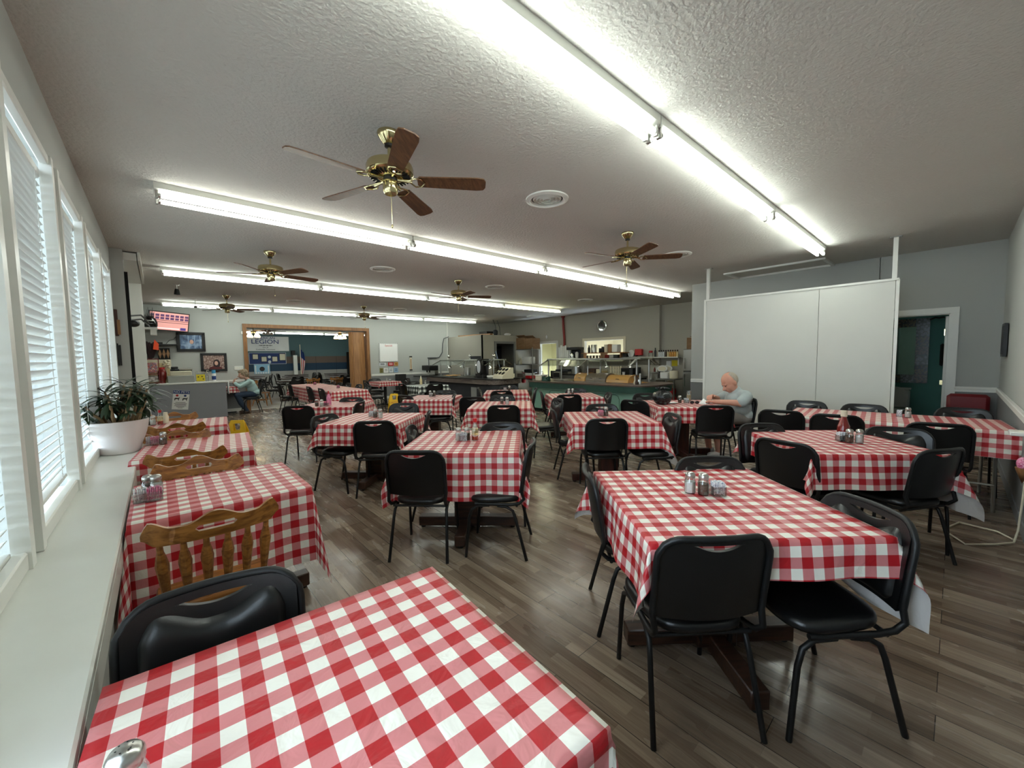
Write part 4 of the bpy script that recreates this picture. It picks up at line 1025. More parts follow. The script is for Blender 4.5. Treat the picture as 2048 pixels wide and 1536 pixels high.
MB().lathe([(0, 0), (.07, .0), (.06, .03), (.065, .06), (.085, .12), (.09, .26), (.07, .33), (.05, .36)], seg=18).build('jar_body', 'ketchup', t); MB().lathe([(.055, .355), (.06, .36), (.06, .40), (0, .41)], seg=18).build('lid', 'redcap', t)
t = thing('flower_ornament', 'cream flower ornament on a stem beside the cash register', 'ornament', (.155, 13.68, zc))
MB().tube([(0, 0, 0), (.0, 0, .46)], .012, 8).build('stem', 'cream', t)
b = MB()
for k in range(9): b.ball((.05 * math.cos(k * 2.4), .03 * math.sin(k * 1.7), .40 + .022 * k), (.035, .03, .03), 10, 6)
b.build('petals', 'cream', t)
t = thing('back_cabinet', 'cream cabinet standing behind the grey counter', 'cabinet', (-.03, 14.12, 0)); B((0, 0, .79), (.58, .42, 1.58)).build('body', 'cream', t, smooth=0); B((0, -.215, .79), (.5, .012, 1.4)).build('door', 'label_cream', t, smooth=0)
t = thing('clothes_pile', 'dark garments with an orange pennant piled above the display case', 'clothes', (-.12, 14.1, 1.72))
b = MB()
for k in range(6): b.box((-.08 + .03 * k, 0, .12 - .01 * k), (.05, .2, .5 - .03 * k), ry=.1 * (k - 2), bev=.02)
b.build('garments', mat('dark_garments', srgb(44, 26, 28), .9, var=.4, vscale=10), t)
MB().prism([(-.06, -.12), (.05, -.14), (.06, .02), (-.02, .14)], 0, .012, Matrix.Translation((.1, -.12, .25)) @ Matrix.Rotation(R(90), 4, 'X')).build('pennant', mat('orange_pennant', srgb(240, 84, 40), .6), t, smooth=0)
t = thing('argyle_box', 'box with black and tan diamond pattern behind the counter', 'box', (.13, 14.1, 1.735))
B((0, 0, 0), (.24, .2, .3)).build('box', 'darkgap', t, smooth=0)
b = MB()
for k in range(3): b.prism([(-.08 + .08 * k, -.13), (-.045 + .08 * k, 0), (-.08 + .08 * k, .13), (-.115 + .08 * k, 0)], 0, .002, Matrix.Translation((0, -.102, 0)) @ Matrix.Rotation(R(90), 4, 'X'))
b.build('diamonds', 'cardboard', t, smooth=0)
t = thing('wall_shelf', 'thin black wall shelf with cables under the television', 'shelf', (.14, 14.22, 1.98))
B((0, 0, 0), (.6, .3, .03)).build('shelf_board', 'dark', t, smooth=0); B((-.12, 0, .04), (.2, .2, .05)).build('media_box', 'dark', t, smooth=0)
MB().tube([(.05, .1, .03), (.12, .1, .12), (.22, .12, .16), (.32, .12, .32)], .006, 6).build('cable', 'dark', t)
t = thing('helmet_shelf', 'small white corner shelf holding a black helmet', 'shelf', (-.13, 13.5, 2.3))
B((0, 0, .06), (.34, .3, .05)).build('shelf_board', 'white', t, smooth=0); B((-.13, 0, -.14), (.1, .28, .38)).build('bracket', 'white', t, smooth=0); B((.09, 0, -.03), (.12, .28, .14)).build('lip', 'white', t, smooth=0)
t = thing('novelty_helmet', 'black helmet with spiky plume on the white corner shelf', 'helmet', (-.1, 13.5, 2.387))
MB().lathe([(.13, 0), (.15, .05), (.15, .13), (.12, .22), (.06, .27), (0, .28)], seg=24).build('shell', mat('gloss_black', srgb(14, 14, 15), .12), t); B((0, -.13, .16), (.16, .06, .03), bev=.01).build('visor_trim', 'steel', t)
b = MB()
for k in range(7): b.tube([(-.05 + .02 * k, 0, .25), (-.07 + .028 * k, 0, .4 + .05 * (k % 3))], [.014, .003], 6)
b.build('plume', 'dark', t)
t = thing('wall_bracket', 'black double rod bracket reaching from the pilaster to the helmet shelf', 'bracket', (-.25, 7.8, 2.1))
for z in (0, .06): MB().tube([(-.02, -.08, z), (.1, .3, z + .05), (.17, 2.0, z + .06)], .012, 6).build('rod', 'dark', t)
MB().ball((.02, .0, -.04), (.07, .07, .05), 12, 8).build('mount', 'dark', t)
# wall pictures, switches, television
def pic(name, lab, x0, x1, z0, z1, y, fm, pm, bw, cat='picture'):
    t = thing(name, lab, cat, ((x0 + x1) / 2, y, (z0 + z1) / 2)); W, Hh = x1 - x0, z1 - z0
    b = MB(); b.box((0, 0, Hh / 2 - bw / 2), (W, .035, bw), bev=.006).box((0, 0, -Hh / 2 + bw / 2), (W, .035, bw), bev=.006).box((-W / 2 + bw / 2, 0, 0), (bw, .035, Hh - bw), bev=.006).box((W / 2 - bw / 2, 0, 0), (bw, .035, Hh - bw), bev=.006)
    b.build('frame', fm, t); B((0, .008, 0), (W - bw, .01, Hh - bw)).build('print', pm, t, smooth=0); return t
t = pic('framed_picture', 'black framed blue toned photograph of a face at a window', .41, 1.04, 1.80, 2.34, 14.355, 'dark', noise_pic('blue_photo', [srgb(40, 56, 84), srgb(90, 116, 150), srgb(170, 190, 214)], 7), .075)
b = MB(); 
for x in (-.06, .08, .2): b.box((x, .0, 0), (.018, .003, .36))
b.box((0, 0, -.09), (.45, .003, .02)); b.build('window_bars', mat('pale_blue', srgb(150, 172, 200), .5), t, smooth=0)
MB().ball((.01, 0, .0), (.045, .004, .06), 14, 8).build('face', 'skin_w', t)
t = pic('framed_picture', 'dark framed portrait of a long haired person before brown leaves', .905, 1.52, 1.225, 1.755, 14.355, 'dark', noise_pic('leaf_photo', [srgb(84, 62, 56), srgb(150, 120, 110), srgb(196, 176, 166)], 26), .065)
MB().ball((.06, 0, -.05), (.085, .004, .13), 16, 8).build('hair', mat('photo_hair', srgb(48, 34, 36), .7), t); MB().ball((.05, -.004, -.03), (.042, .004, .062), 14, 8).build('face', 'skin_w', t); MB().ball((.03, 0, -.2), (.16, .004, .09), 16, 8).build('shoulders', mat('photo_maroon', srgb(92, 40, 42), .8), t)
t = thing('television', 'wall mounted television tilted down, showing a pink building', 'television', (.28, 13.98, 2.59)); t.rotation_euler = (R(12), R(3), R(16))
B((0, 0, 0), (.86, .05, .50), bev=.008).build('casing', 'dark', t)
scr = mat('tv_screen', srgb(196, 140, 132), .3, emit=srgb(206, 150, 142), estr=.55)
b = B((0, -.027, 0), (.81, .004, .455)).build('screen', scr, t, smooth=0)
d = MB()
for i in range(8):
    for j in range(2): d.box((-.36 + .103 * i, -.0298, .15 - .075 * j), (.078, .001, .058))
d.build('screen_windows', mat('tv_dark', srgb(88, 60, 96), .3, emit=srgb(88, 60, 96), estr=.4), t, smooth=0)
d = MB(); 
for z in (.02, -.03): d.box((0, -.0298, z), (.81, .001, .014))
d.build('screen_ledges', mat('tv_ledge', srgb(110, 60, 60), .3, emit=srgb(110, 60, 60), estr=.4), t, smooth=0)
MB().box((-.08, -.0299, -.185), (.6, .001, .03)).build('screen_caption', mat('tv_cap', srgb(230, 200, 200), .3, emit=srgb(230, 205, 205), estr=.6), t, smooth=0); MB().box((.3, -.0299, -.18), (.12, .001, .07)).build('screen_badge', mat('tv_badge', srgb(70, 60, 120), .3, emit=srgb(70, 60, 130), estr=.5), t, smooth=0)
MB().tube([(0, .02, .0), (-.1, .22, .05), (-.1, .36, .05)], .025, 8).build('mount_arm', 'dark', t)
tag(B((1.80, 14.372, 1.305), (.22, .012, .12), bev=.004).build('switch_plate', 'white'), 'white plate of four light switches beside the wide opening', 'switch plate')
o = bpy.data.objects['switch_plate']; b = MB()
for k in range(4): b.box((1.727 + .048 * k, 14.364, 1.305), (.012, .008, .03))
b.build('toggle', 'cream', o, smooth=0)
tag(B((1.935, 14.365, 2.36), (.07, .03, .09), bev=.008).build('alarm_sensor', 'white'), 'small white sensor box at the upper left of the wide opening', 'sensor')
t = thing('plaque', 'brown wooden plaque on the pilaster beside the last window', 'plaque', (-.39, 7.60, 2.05)); B((-.02, 0, 0), (.07, .02, .36), bev=.006).build('plaque_board', 'redwood', t); B((.02, -.008, -.06), (.03, .012, .2)).build('inlay', 'doorwood', t)
t = thing('narrow_frame', 'narrow dark frame below the wooden plaque', 'picture', (-.385, 7.60, 1.62)); B((-.012, 0, 0), (.012, .02, .3)).build('frame', 'dark', t, smooth=0); B((.008, 0, -.01), (.02, .02, .28)).build('frame_side', 'dark', t, smooth=0)
t = thing('thin_frame', 'thin dark frame hanging on the near side wall by the restroom', 'picture', (8.1, -.395, 1.62)); B((0, 0, 0), (.42, .03, .42)).build('frame', 'dark', t, smooth=0); B((0, .016, 0), (.36, .004, .36)).build('print', 'charcoal', t, smooth=0)
# notice board and posters on the far wall
t = thing('menu_board', 'white menu board with black and white checked edge on the far wall', 'notice board', (6.55, 14.36, 1.75))
B((0, 0, 0), (.74, .02, .70)).build('board', 'paper', t, smooth=0)
b = MB()
for k in range(18):
    for z in (-.34, .34): b.box((-.36 + .042 * k, -.011, z + (.008 if k % 2 else -.008)), (.022, .002, .016))
for k in range(17):
    for x in (-.36, .36): b.box((x + (.008 if k % 2 else -.008), -.011, -.33 + .041 * k), (.016, .002, .022))
b.build('checked_border', 'black_ink', t, smooth=0); text(t, 'lettering', 'Specials', .095, (0, -.012, .26), (R(90), 0, 0), 'red_ink')
for x, z, ww, hh, m_, lab in [(6.29, 1.31, .26, .12, 'packet_white', 'pale landscape flyer under the menu board'), (6.62, 1.31, .22, .13, 'red_ink', 'red flyer under the menu board'), (6.84, 1.31, .15, .13, 'food_gold', 'small brown photo flyer under the menu board'),
   (6.24, 1.08, .13, .18, 'food_green', 'dark green flyer at the lower left of the menu board'), (6.42, 1.08, .17, .18, 'paper', 'white flyer at the lower edge of the menu board'), (6.62, 1.08, .15, .18, 'packet_white', 'grey printed flyer at the lower edge of the menu board'), (6.82, 1.08, .17, .18, mat('flyer_blue', srgb(150, 180, 210), .6), 'light blue flyer at the lower right of the menu board')]:
    t = thing('flyer', lab, 'flyer', (x, 14.366, z), 0, 'flyers under the menu board'); B((0, 0, 0), (ww, .006, hh)).build('sheet', m_, t, smooth=0)
    b = MB()
    for k in range(3): b.box((0, -.004, hh * (.25 - .2 * k)), (ww * .6, .001, .012))
    b.build('print_lines', 'black_ink' if m_ != 'red_ink' else 'paper', t, smooth=0)
t = thing('wall_thermometer', 'long narrow thermometer on the far wall', 'thermometer', (7.45, 14.36, 1.31)); B((0, 0, 0), (.10, .02, .56), bev=.01).build('backing', 'cream', t); B((0, -.012, -.02), (.03, .008, .42)).build('tube', 'doorwood', t); B((0, -.008, .27), (.11, .02, .05)).build('cap', 'dark', t); B((0, -.008, -.25), (.11, .02, .05)).build('foot', 'dark', t)
tag(MB().tube([(9.16, 14.36, .9), (9.16, 14.36, H)], .02, 8).build('white_pipe', 'white'), 'thin white pipe running up the far wall by the cooler', 'pipe')
t = thing('conduit', 'dark conduit and cable looping on the far wall to the cooler top', 'conduit', (0, 14.35, 0)); MB().tube([(8.25, 0, 1.22), (8.25, 0, 1.52), (8.6, 0, 1.52), (8.75, 0, 1.55), (8.9, 0, 1.75), (8.93, 0, 2.1), (9.0, 0, 2.33), (9.2, -.05, 2.4)], .014, 6).build('cable', 'charcoal', t); B((8.4, 0, 1.52), (.4, .03, .04)).build('raceway', 'charcoal', t, smooth=0)
tag(B((6.9, 14.15, .46), (.3, .3, .92)).build('black_bin', 'dark', smooth=0), 'black box against the far wall beyond the pole table', 'box')

# ------------------------------------------------------------------ hall furnishings
t = thing('cloth_banner', 'white cloth banner with big dark letters on the hall back wall', 'banner', (4.72, 26.5, 2.49))
rows = [[(-1.14 + 2.28 * i / 24, .01 * math.sin(i * .9 + j) - .02, -.42 + .84 * j / 8) for i in range(25)] for j in range(9)]
MB().grid(rows).build('cloth', 'paper', t, smooth=80)
text(t, 'lettering', 'AMERICAN', .19, (-.07, -.06, .325), (R(90), 0, 0), 'blue_ink', .002, sx=1.05); text(t, 'lettering', 'LEGION', .335, (-.07, -.06, .105), (R(90), 0, 0), 'blue_ink', .003, sx=1.16)
text(t, 'lettering', 'Post, 46', .085, (-.07, -.06, -.21), (R(90), 0, 0), 'black_ink'); text(t, 'lettering', 'Cookeville, Tennessee', .105, (-.07, -.06, -.33), (R(90), 0, 0), 'black_ink')
b = MB()
for k in range(9): b.box((-.36 + .075 * k, -.06, -.10), (.055, .002, .03 + .02 * (k % 2)))
b.build('print_lines', 'black_ink', t, smooth=0)
t = thing('display_board', 'navy display board with white papers under the banner', 'notice board', (4.75, 26.5, 1.65))
B((0, 0, 0), (1.82, .03, .64)).build('board', mat('royal_navy', srgb(40, 58, 110), .7), t, smooth=0)
for x, z, ww, hh in ((-.62, .1, .24, .26), (-.2, -.04, .24, .26), (.34, -.04, .24, .26), (.74, .07, .28, .36)):
    B((x, -.02, z), (ww + .06, .01, hh + .06)).build('backing', 'charcoal', t, smooth=0); B((x, -.028, z), (ww, .01, hh)).build('paper_sheet', 'cream', t, smooth=0)
b = MB().ball((.07, -.02, .08), (.08, .01, .08), 12, 6).ball((.07, -.02, -.2), (.08, .01, .09), 12, 6); b.build('emblem', 'packet_white', t)
b = MB().box((0, -.01, .32), (1.84, .03, .02)).box((0, -.01, -.32), (1.84, .03, .02)).box((-.92, -.01, 0), (.02, .03, .66)).box((.92, -.01, 0), (.02, .03, .66)); b.build('edge_strip', 'packet_white', t, smooth=0)
t = thing('poster', 'pale blue poster with a round dark emblem below the navy board', 'poster', (4.43, 26.5, 1.05))
B((0, 0, 0), (.78, .02, .56)).build('sheet', mat('sky_poster', srgb(150, 196, 222), .6), t, smooth=0); b = MB().lathe([(0, -.014), (.13, -.014), (.13, 0)], seg=24, axis='y'); b.build('emblem', 'charcoal', t); MB().lathe([(0, -.018), (.06, -.018), (.06, -.01)], seg=20, axis='y').build('emblem_centre', 'dkwood', t)
b = MB()
for x in (-.32, .32): b.box((x, -.012, .0), (.06, .004, .4))
for k in range(6): b.box((-.3 + .12 * k, -.012, -.22), (.08, .004, .09))
b.build('white_details', 'paper', t, smooth=0)
t = thing('flag_on_pole', 'United States flag hanging on an indoor pole in the hall', 'flag', (6.36, 26.1, 0))
MB().tube([(0, 0, .06), (0, 0, 2.45)], .025, 8).build('pole', 'cream', t); MB().lathe([(.2, 0), (.2, .03), (.04, .07), (0, .07)], seg=18).build('base', 'brass', t)
b = MB(); rows = []
stripe = []
for j in range(25):
    z = 2.2 - 1.5 * j / 24; wd = .05 + .18 * math.sin(PI * min(1, .25 + j / 30))
    rows.append([(.02 + wd * i / 8, .05 * math.sin(i * 1.6), z - .25 * i / 8) for i in range(9)])
for i in range(0, 8):
    MB().grid([[r[i], r[i + 1]] for r in rows[8:]]).build('stripe', 'red_ink' if i % 2 else 'paper', t, smooth=80)
MB().grid([r for r in rows[:9]]).build('canton', 'blue_ink', t, smooth=80)
tag(B((6.11, 26.3, .91), (.2, .2, 1.82)).build('white_post', 'white', smooth=0), 'white square post beside the flag in the hall', 'post')
tag(B((6.02, 26.3, 1.96), (.2, .24, .28), bev=.02).build('loudspeaker', 'dark'), 'small black loudspeaker on top of the white post in the hall', 'loudspeaker')
tag(B((9.4, 26.2, 1.0), (.5, .4, 2.0), bev=.02).build('dark_cabinet', 'darkgap'), 'tall dark cabinet at the right end of the hall', 'cabinet')
t0 = None
for x, y, lab in ((2.79, 18, 'brass light kit with glowing amber shades near the left edge of the opening'), (6.0, 18, 'brass light kit with glowing amber shades before the folding door')):
    if t0 is None:
        t = thing('chandelier', lab, 'pendant light', (x, y, H), 0, 'amber hall lights'); t0 = t
        MB().tube([(0, 0, 0), (0, 0, -.42)], .015, 8).lathe([(.06, 0), (.05, -.05), (.0, -.06)], seg=12).lathe([(0, -.36), (.09, -.4), (.07, -.47), (0, -.48)], seg=14).build('stem', 'brass', t)
        for k in range(4):
            a = k * PI / 2 + .5; c, s = math.cos(a), math.sin(a)
            MB().tube([(0, 0, -.44), (.1 * c, .1 * s, -.44), (.15 * c, .15 * s, -.50)], .012, 6).build('arm', 'brass', t)
            MB().lathe([(.03, 0), (.06, -.03), (.085, -.09), (.09, -.13)], (.17 * c, .17 * s, -.5), 14).build('lamp_shade', 'lit_warm', t)
        for k in range(5): B((.42 * math.cos(k * 1.257), .42 * math.sin(k * 1.257), -.38), (.5, .12, .008), rz=k * 1.257).build('blade', 'blade', t, smooth=0)
        remember(t)
    else: dup(t0, (x, y, H), .6, lab, 'amber hall lights')
t = thing('white_ceiling_fan', 'white ceiling fan with frosted light cups in the hall', 'ceiling fan', (3.63, 20, H))
MB().tube([(0, 0, 0), (0, 0, -.2)], .02, 8).lathe([(.1, -.18), (.13, -.22), (.12, -.28), (.05, -.31)], seg=16).build('motor', 'steel', t)
for k in range(5): B((.42 * math.cos(k * 1.257), .42 * math.sin(k * 1.257), -.24), (.55, .13, .01), rz=k * 1.257).build('blade', 'dkwood', t, smooth=0)
for k in range(4): MB().lathe([(.03, -.3), (.07, -.36), (.075, -.42)], (.14 * math.cos(k * 1.57), .14 * math.sin(k * 1.57), 0), 12).build('light_cup', 'porcelain', t)
hp = []
rr = random.Random(5); n = 0
for j, y in enumerate((16.6, 18.7, 20.8, 22.9)):
    for i, x in enumerate((1.9 + j * .5, 3.7 + j * .55, 5.5 + j * .6, 7.3 + j * .65)):
        pos = 'row %s from the opening' % ['one', 'two', 'three', 'four'][j]
        lb = 'bare dark dining table in the hall, %s %s' % (['leftmost in', 'second along', 'third along', 'rightmost in'][i], pos)
        t = thing('hall_table', lb, 'table', (x, y, 0), 0, 'bare hall tables')
        B((0, 0, .745), (.95, .8, .035), bev=.006).build('tabletop', 'dkwood' if (i + j) % 3 else 'buffet_top', t); B((0, 0, .37), (.14, .14, .72)).build('column', 'dkwood', t, smooth=0)
        for k in (0, 1): B((0, 0, .04), (.7, .08, .06), rz=k * PI / 2).build('base_bar', 'dkwood', t, smooth=0)
        for s, a, w_ in ((-.62, 0, 'left'), (.62, 180, 'right')):
            chair(x + s, y + rr.uniform(-.1, .1), a + rr.uniform(-12, 12), 'black hall chair %s of table %s %s' % (w_, ['leftmost in', 'second along', 'third along', 'rightmost in'][i], pos), 'black chairs in the hall')
        if j < 2: chair(x, y - .6, 90 + rr.uniform(-10, 10), 'black banquet chair in the hall, front of the table %s %s' % (['leftmost in', 'second along', 'third along', 'rightmost in'][i], pos), 'black chairs in the hall')
oak(2.55, 15.55, -30, 'oak chair standing just inside the hall left of the long table', 'oak chairs in the hall'); oak(4.15, 15.7, 92, 'oak chair in the hall behind the far end of the long table', 'oak chairs in the hall'); oak(5.0, 15.75, 88, 'oak chair in the hall before the folding door', 'oak chairs in the hall')
put('s', 5.4, 18.65, 'a hall table', z=.765); put('s', 4.3, 16.6, 'the nearer hall table', z=.765)

# ------------------------------------------------------------------ buffets
def rrect(x0, y0, x1, y1, radii, n=8):
    out = []
    for (cx, cy, r, a0) in ((x0, y0, radii[0], PI), (x1, y0, radii[1], 1.5 * PI), (x1, y1, radii[2], 0), (x0, y1, radii[3], .5 * PI)):
        px = cx + r * (1 if cx == x0 else -1); py = cy + r * (1 if cy == y0 else -1)
        for k in range(n + 1):
            a = a0 + .5 * PI * k / n; out.append((px + r * math.cos(a), py + r * math.sin(a)))
            if r == 0: break
    return out
def buffet(name, lab, x0, y0, x1, y1, body, band, top, rad):
    t = thing(name, lab, 'buffet', ((x0 + x1) / 2, (y0 + y1) / 2, 0)); w_, d_ = (x1 - x0) / 2, (y1 - y0) / 2
    i = .12
    MB().prism(rrect(-w_ + i + .05, -d_ + i + .05, w_ - i - .05, d_ - .03, (rad * .6, rad * .6, 0, 0)), 0, .09).build('toe_kick', 'darkgap', t, smooth=30)
    bo = MB().prism(rrect(-w_ + i, -d_ + i, w_ - i, d_ - .01, (rad * .75, rad * .75, 0, 0)), .09, .66).build('body', body, t, smooth=30)
    MB().prism(rrect(-w_ + .02, -d_ + .02, w_ - .02, d_, (rad, rad, 0, 0)), .66, .805).build('fascia_band', band, t, smooth=30)
    MB().prism(rrect(-w_, -d_, w_, d_ + .02, (rad, rad, 0, 0)), .805, .835).build('countertop', top, t, smooth=30)
    return t, bo
gb, bo = buffet('green_buffet', 'long teal buffet counter with dark green band and glass sneeze guard', 7.66, 4.35, 9.3, 7.9, 'teal', 'teal_dark', 'buffet_top', .55)
b = MB()
for ya in (.62, -.55):   # arched panel outlines on the teal front
    b.tube([(-.705, ya + .5, .10), (-.705, ya + .5, .5), (-.705, ya + .47, .57), (-.705, ya + .4, .6), (-.705, ya - .4, .6), (-.705, ya - .47, .57), (-.705, ya - .5, .5), (-.705, ya - .5, .1)], .006, 6)
b.build('panel_outline', 'teal_dark', bo)
def guard(name, lab, xa, xb, y0, y1, xf, posts, z=1.42, zf=1.25):
    t = thing(name, lab, 'sneeze guard', (0, 0, 0))
    for x in (xa, xb):
        for y in posts: MB().tube([(x, y, .835), (x, y, z)], .022, 10).lathe([(.04, 0), (.04, .012), (.022, .02)], (x, y, .835), 14).build('post', 'steel', t)
        MB().tube([(x, y0, z), (x, y1, z)], .02, 10).build('top_rail', 'steel', t)
    for y in posts: MB().tube([(xa, y, z), (xb, y, z)], .016, 8).build('cross_rail', 'steel', t)
    B(((xa + xb) / 2, (y0 + y1) / 2, z + .022), (xb - xa + .06, y1 - y0, .01)).build('glass_shelf', 'guard_glass', t, smooth=0)
    for x, s in ((xa, -1), (xb, 1)):
        xo = x + s * xf
        for y in posts: MB().tube([(x, y, z), (xo, y, zf)], [.02, .014], 8).build('glass_clamp', 'chrome', t)
        MB().prism([(x, z), (xo, zf), (xo + s * .006, zf), (x + s * .006, z)], y0, y1, Matrix(((1, 0, 0, 0), (0, 0, 1, 0), (0, 1, 0, 0), (0, 0, 0, 1)))).build('glass_pane', 'guard_glass', t, smooth=0)
    return t
guard('sneeze_guard', 'steel and glass sneeze guard on the green buffet', 8.3, 8.85, 4.85, 7.78, .36, (4.95, 6.36, 7.74))
tag(B((8.12, 7.08, 1.33), (.004, .17, .2), ry=.9).build('label_card', 'paper', smooth=0), 'small white card stuck on the green buffet glass', 'card')
def dome(x, y, lab, m, w_=.30, d_=.22, h=.19, open_=0):
    t = thing('roll_top_cover', lab, 'food cover', (x, y, .84), 0, 'buffet food covers')
    rows = []
    for j in range(13):
        a = PI * (open_ + (1 - open_) * j / 12)
        rows.append([(w_ * math.cos(a), d_ * (-1 + 2 * i / 6), h * math.sin(a) ** .8 + .01) for i in range(7)])
    MB().grid(rows).build('dome', m, t, smooth=80)
    e = MB()
    for s in (-1, 1):
        e.tube([(w_ * math.cos(PI * j / 12), s * d_, h * math.sin(PI * j / 12) ** .8 + .01) for j in range(13)], .008, 6)
        e.add([(0, s * d_, .01)] + [(w_ * math.cos(PI * j / 12), s * d_, h * math.sin(PI * j / 12) ** .8 + .01) for j in range(13)], [(0, j + 1, j + 2) for j in range(12)])
    e.build('end_rim', m, t, smooth=0)
    MB().tube([(-w_ * .9, -.05, .09), (-w_ * .9 - .03, 0, .1), (-w_ * .9, .05, .09)], .008, 6).build('handle', 'dark', t)
    return t
dm = mat('lamp_glow_dome', srgb(222, 170, 96), .25, alpha=.62, spec=.8); dg = mat('smoked_dome', srgb(128, 116, 98), .3, alpha=.7, spec=.8)  # amber tint paints the heat lamps' glow into the cover colour
dome(8.45, 6.55, 'amber lit roll top food cover leftmost on the green buffet', dm, .27, .17, .21); dome(8.45, 6.2, 'smoky roll top food cover second on the green buffet', dg, .25, .15, .20); dome(8.45, 5.92, 'smoky roll top food cover third on the green buffet', dg, .25, .16, .21); dome(8.45, 5.40, 'amber lit domed food cover at the right of the green buffet', dm, .28, .30, .18)
for i, (x, y, m_) in enumerate([(8.45, 7.3, 'steel'), (8.45, 6.95, 'food_green'), (8.45, 6.55, 'food_gold'), (8.45, 6.2, 'food_green'), (8.45, 5.9, 'food_gold'), (8.45, 5.4, 'food_gold'), (8.5, 5.0, 'food_gold')]):
    t = thing('food_pan', 'steam table pan of %s, %s from the left on the green buffet' % ('food' if m_ != 'steel' else 'nothing', ['first', 'second', 'third', 'fourth', 'fifth', 'sixth', 'last'][i]), 'food pan', (x, y, .836), 0, 'steam table pans')
    b = MB(); b.box((0, -.155, .008), (.5, .015, .016)).box((0, .155, .008), (.5, .015, .016)).box((-.25, 0, .008), (.015, .32, .016)).box((.25, 0, .008), (.015, .32, .016)); b.build('pan_rim', 'steel', t, smooth=0)
    MB().grid([[(-.24 + .48 * k / 8, -.148 + .296 * j / 6, .006 + .018 * rr.random()) for k in range(9)] for j in range(7)]).build('food', m_, t, smooth=80)
for x, y, lab in ((8.12, 5.2, 'chrome salt and pepper cluster at the right of the green buffet'),):
    t = thing('condiment_set', lab, 'condiment set', (x, 4.82, .836))
    for k, m_ in enumerate(('chrome', 'cream', 'dkwood', 'steel')): MB().lathe([(.03, 0), (.034, .05), (.02, .1), (.026, .15 + .03 * k), (0, .17 + .03 * k)], (.05 * math.cos(k * 1.6), .06 * math.sin(k * 1.6), 0), 12).build('cruet', m_, t)
heat = []
def lamp(x, y, lab, z, m_='chrome', tilt=0, g='heat lamps'):
    t = thing('heat_lamp', lab, 'lamp', (x, y, z), 0, g); t.rotation_euler = (tilt, 0, 0)
    MB().tube([(0, 0, 0), (0, 0, -.08)], .012, 8).lathe([(.02, -.07), (.03, -.1), (.04, -.16), (.085, -.22), (.088, -.225)], seg=18).build('lamp_shade', m_, t); MB().ball((0, 0, -.2), (.06, .06, .03), 12, 7).build('bulb', 'heat', t); return t
for y, lab in ((6.9, 'leftmost'), (6.0, 'middle'), (5.3, 'right')): lamp(8.58, y, 'heat lamp under the green buffet glass, %s of three' % lab, 1.44, 'steel')
t = thing('condiment_tub', 'white lidded tub with a pump at the left end of the green buffet', 'tub', (7.98, 7.72, .836)); B((0, 0, .07), (.26, .24, .14), bev=.015).build('tub', 'cream', t); B((0, 0, .15), (.28, .26, .025), bev=.008).build('lid', 'paper', t); MB().lathe([(.03, .16), (.03, .2), (.01, .2), (.01, .26), (0, .26)], (.0, -.06, 0), 12).tube([(0, -.06, .255), (-.06, -.06, .25)], .008, 6).build('pump', 'cream', t)
t = thing('green_caddy', 'dark green caddy beside the white tub on the green buffet', 'caddy', (7.9, 7.46, .836)); b = MB(); b.box((0, 0, .02), (.14, .22, .04), bev=.01).box((0, -.09, .07), (.12, .05, .12), bev=.01).box((0, .09, .07), (.12, .05, .12), bev=.01).box((0, 0, .06), (.12, .1, .08), bev=.01); b.build('caddy_body', 'teal_dark', t)
# dark buffet
db, bo = buffet('dark_buffet', 'dark buffet counter with grey wood band and glass guard by the cooler', 7.52, 9.3, 9.0, 13.3, 'charcoal', 'greywood', 'dark', .5)
B((-.625, -.85, .34), (.012, .3, .4)).build('vent_plate', mat('vent_grey', srgb(150, 152, 150), .5), bo, smooth=0)
tag(B((7.85, 13.75, .815), (.8, .86, .035)).box((7.85, 13.45, .4), (.08, .08, .8)).box((8.2, 14.1, .4), (.06, .06, .8)).build('side_stand', 'dark', smooth=0), 'dark side stand with drink machine at the far end of the dark buffet', 'stand')
guard('sneeze_guard', 'steel and glass sneeze guard on the dark buffet', 8.1, 8.55, 9.9, 13.25, .36, (9.98, 11.62, 13.2))
for i, (y, tl) in enumerate(((12.43, 0), (11.5, .5), (10.78, -.45), (10.05, 0))): lamp(8.0, y, 'chrome gooseneck heat lamp over the dark buffet, %s' % ['farthest', 'second farthest', 'second nearest', 'nearest'][i], 1.38, 'chrome', tl, 'gooseneck heat lamps')
for i, (x, y) in enumerate(((8.3, 12.93), (8.3, 11.55), (8.3, 10.2))):
    t = thing('ball_ornament', 'shiny ball finial on the dark buffet guard, %s' % ['farthest', 'middle', 'nearest'][i], 'ornament', (x, y, 1.448), 0, 'ball finials'); MB().lathe([(.04, 0), (.02, .02), (.015, .06)], seg=12).build('stem', 'steel', t); MB().ball((0, 0, .11), .06, 14, 9).build('ball', 'chrome', t)
tag(B((8.3, 11.2, 1.505), (.2, .38, .11), bev=.01).build('dark_box', 'charcoal'), 'dark box lying on the dark buffet glass shelf', 'box')
t = thing('juice_dispenser', 'black drink dispenser with clear oval tank on the dark buffet', 'drink dispenser', (7.9, 10.28, .838))
MB().prism(rrect(-.17, -.17, .17, .17, (.05,) * 4), 0, .10).build('base', 'dark', t, smooth=30); B((.08, 0, .32), (.1, .3, .48), bev=.03).build('back_column', 'dark', t); MB().prism([(.15 * math.cos(a) * (1 if True else 1), .26 * math.sin(a)) for a in [2 * PI * k / 24 for k in range(24)]], -.17, -.10, Matrix.Translation((0, 0, .36)) @ Matrix(((0, 0, 1, 0), (1, 0, 0, 0), (0, 1, 0, 0), (0, 0, 0, 1)))).build('front_shell', 'dark', t, smooth=30)
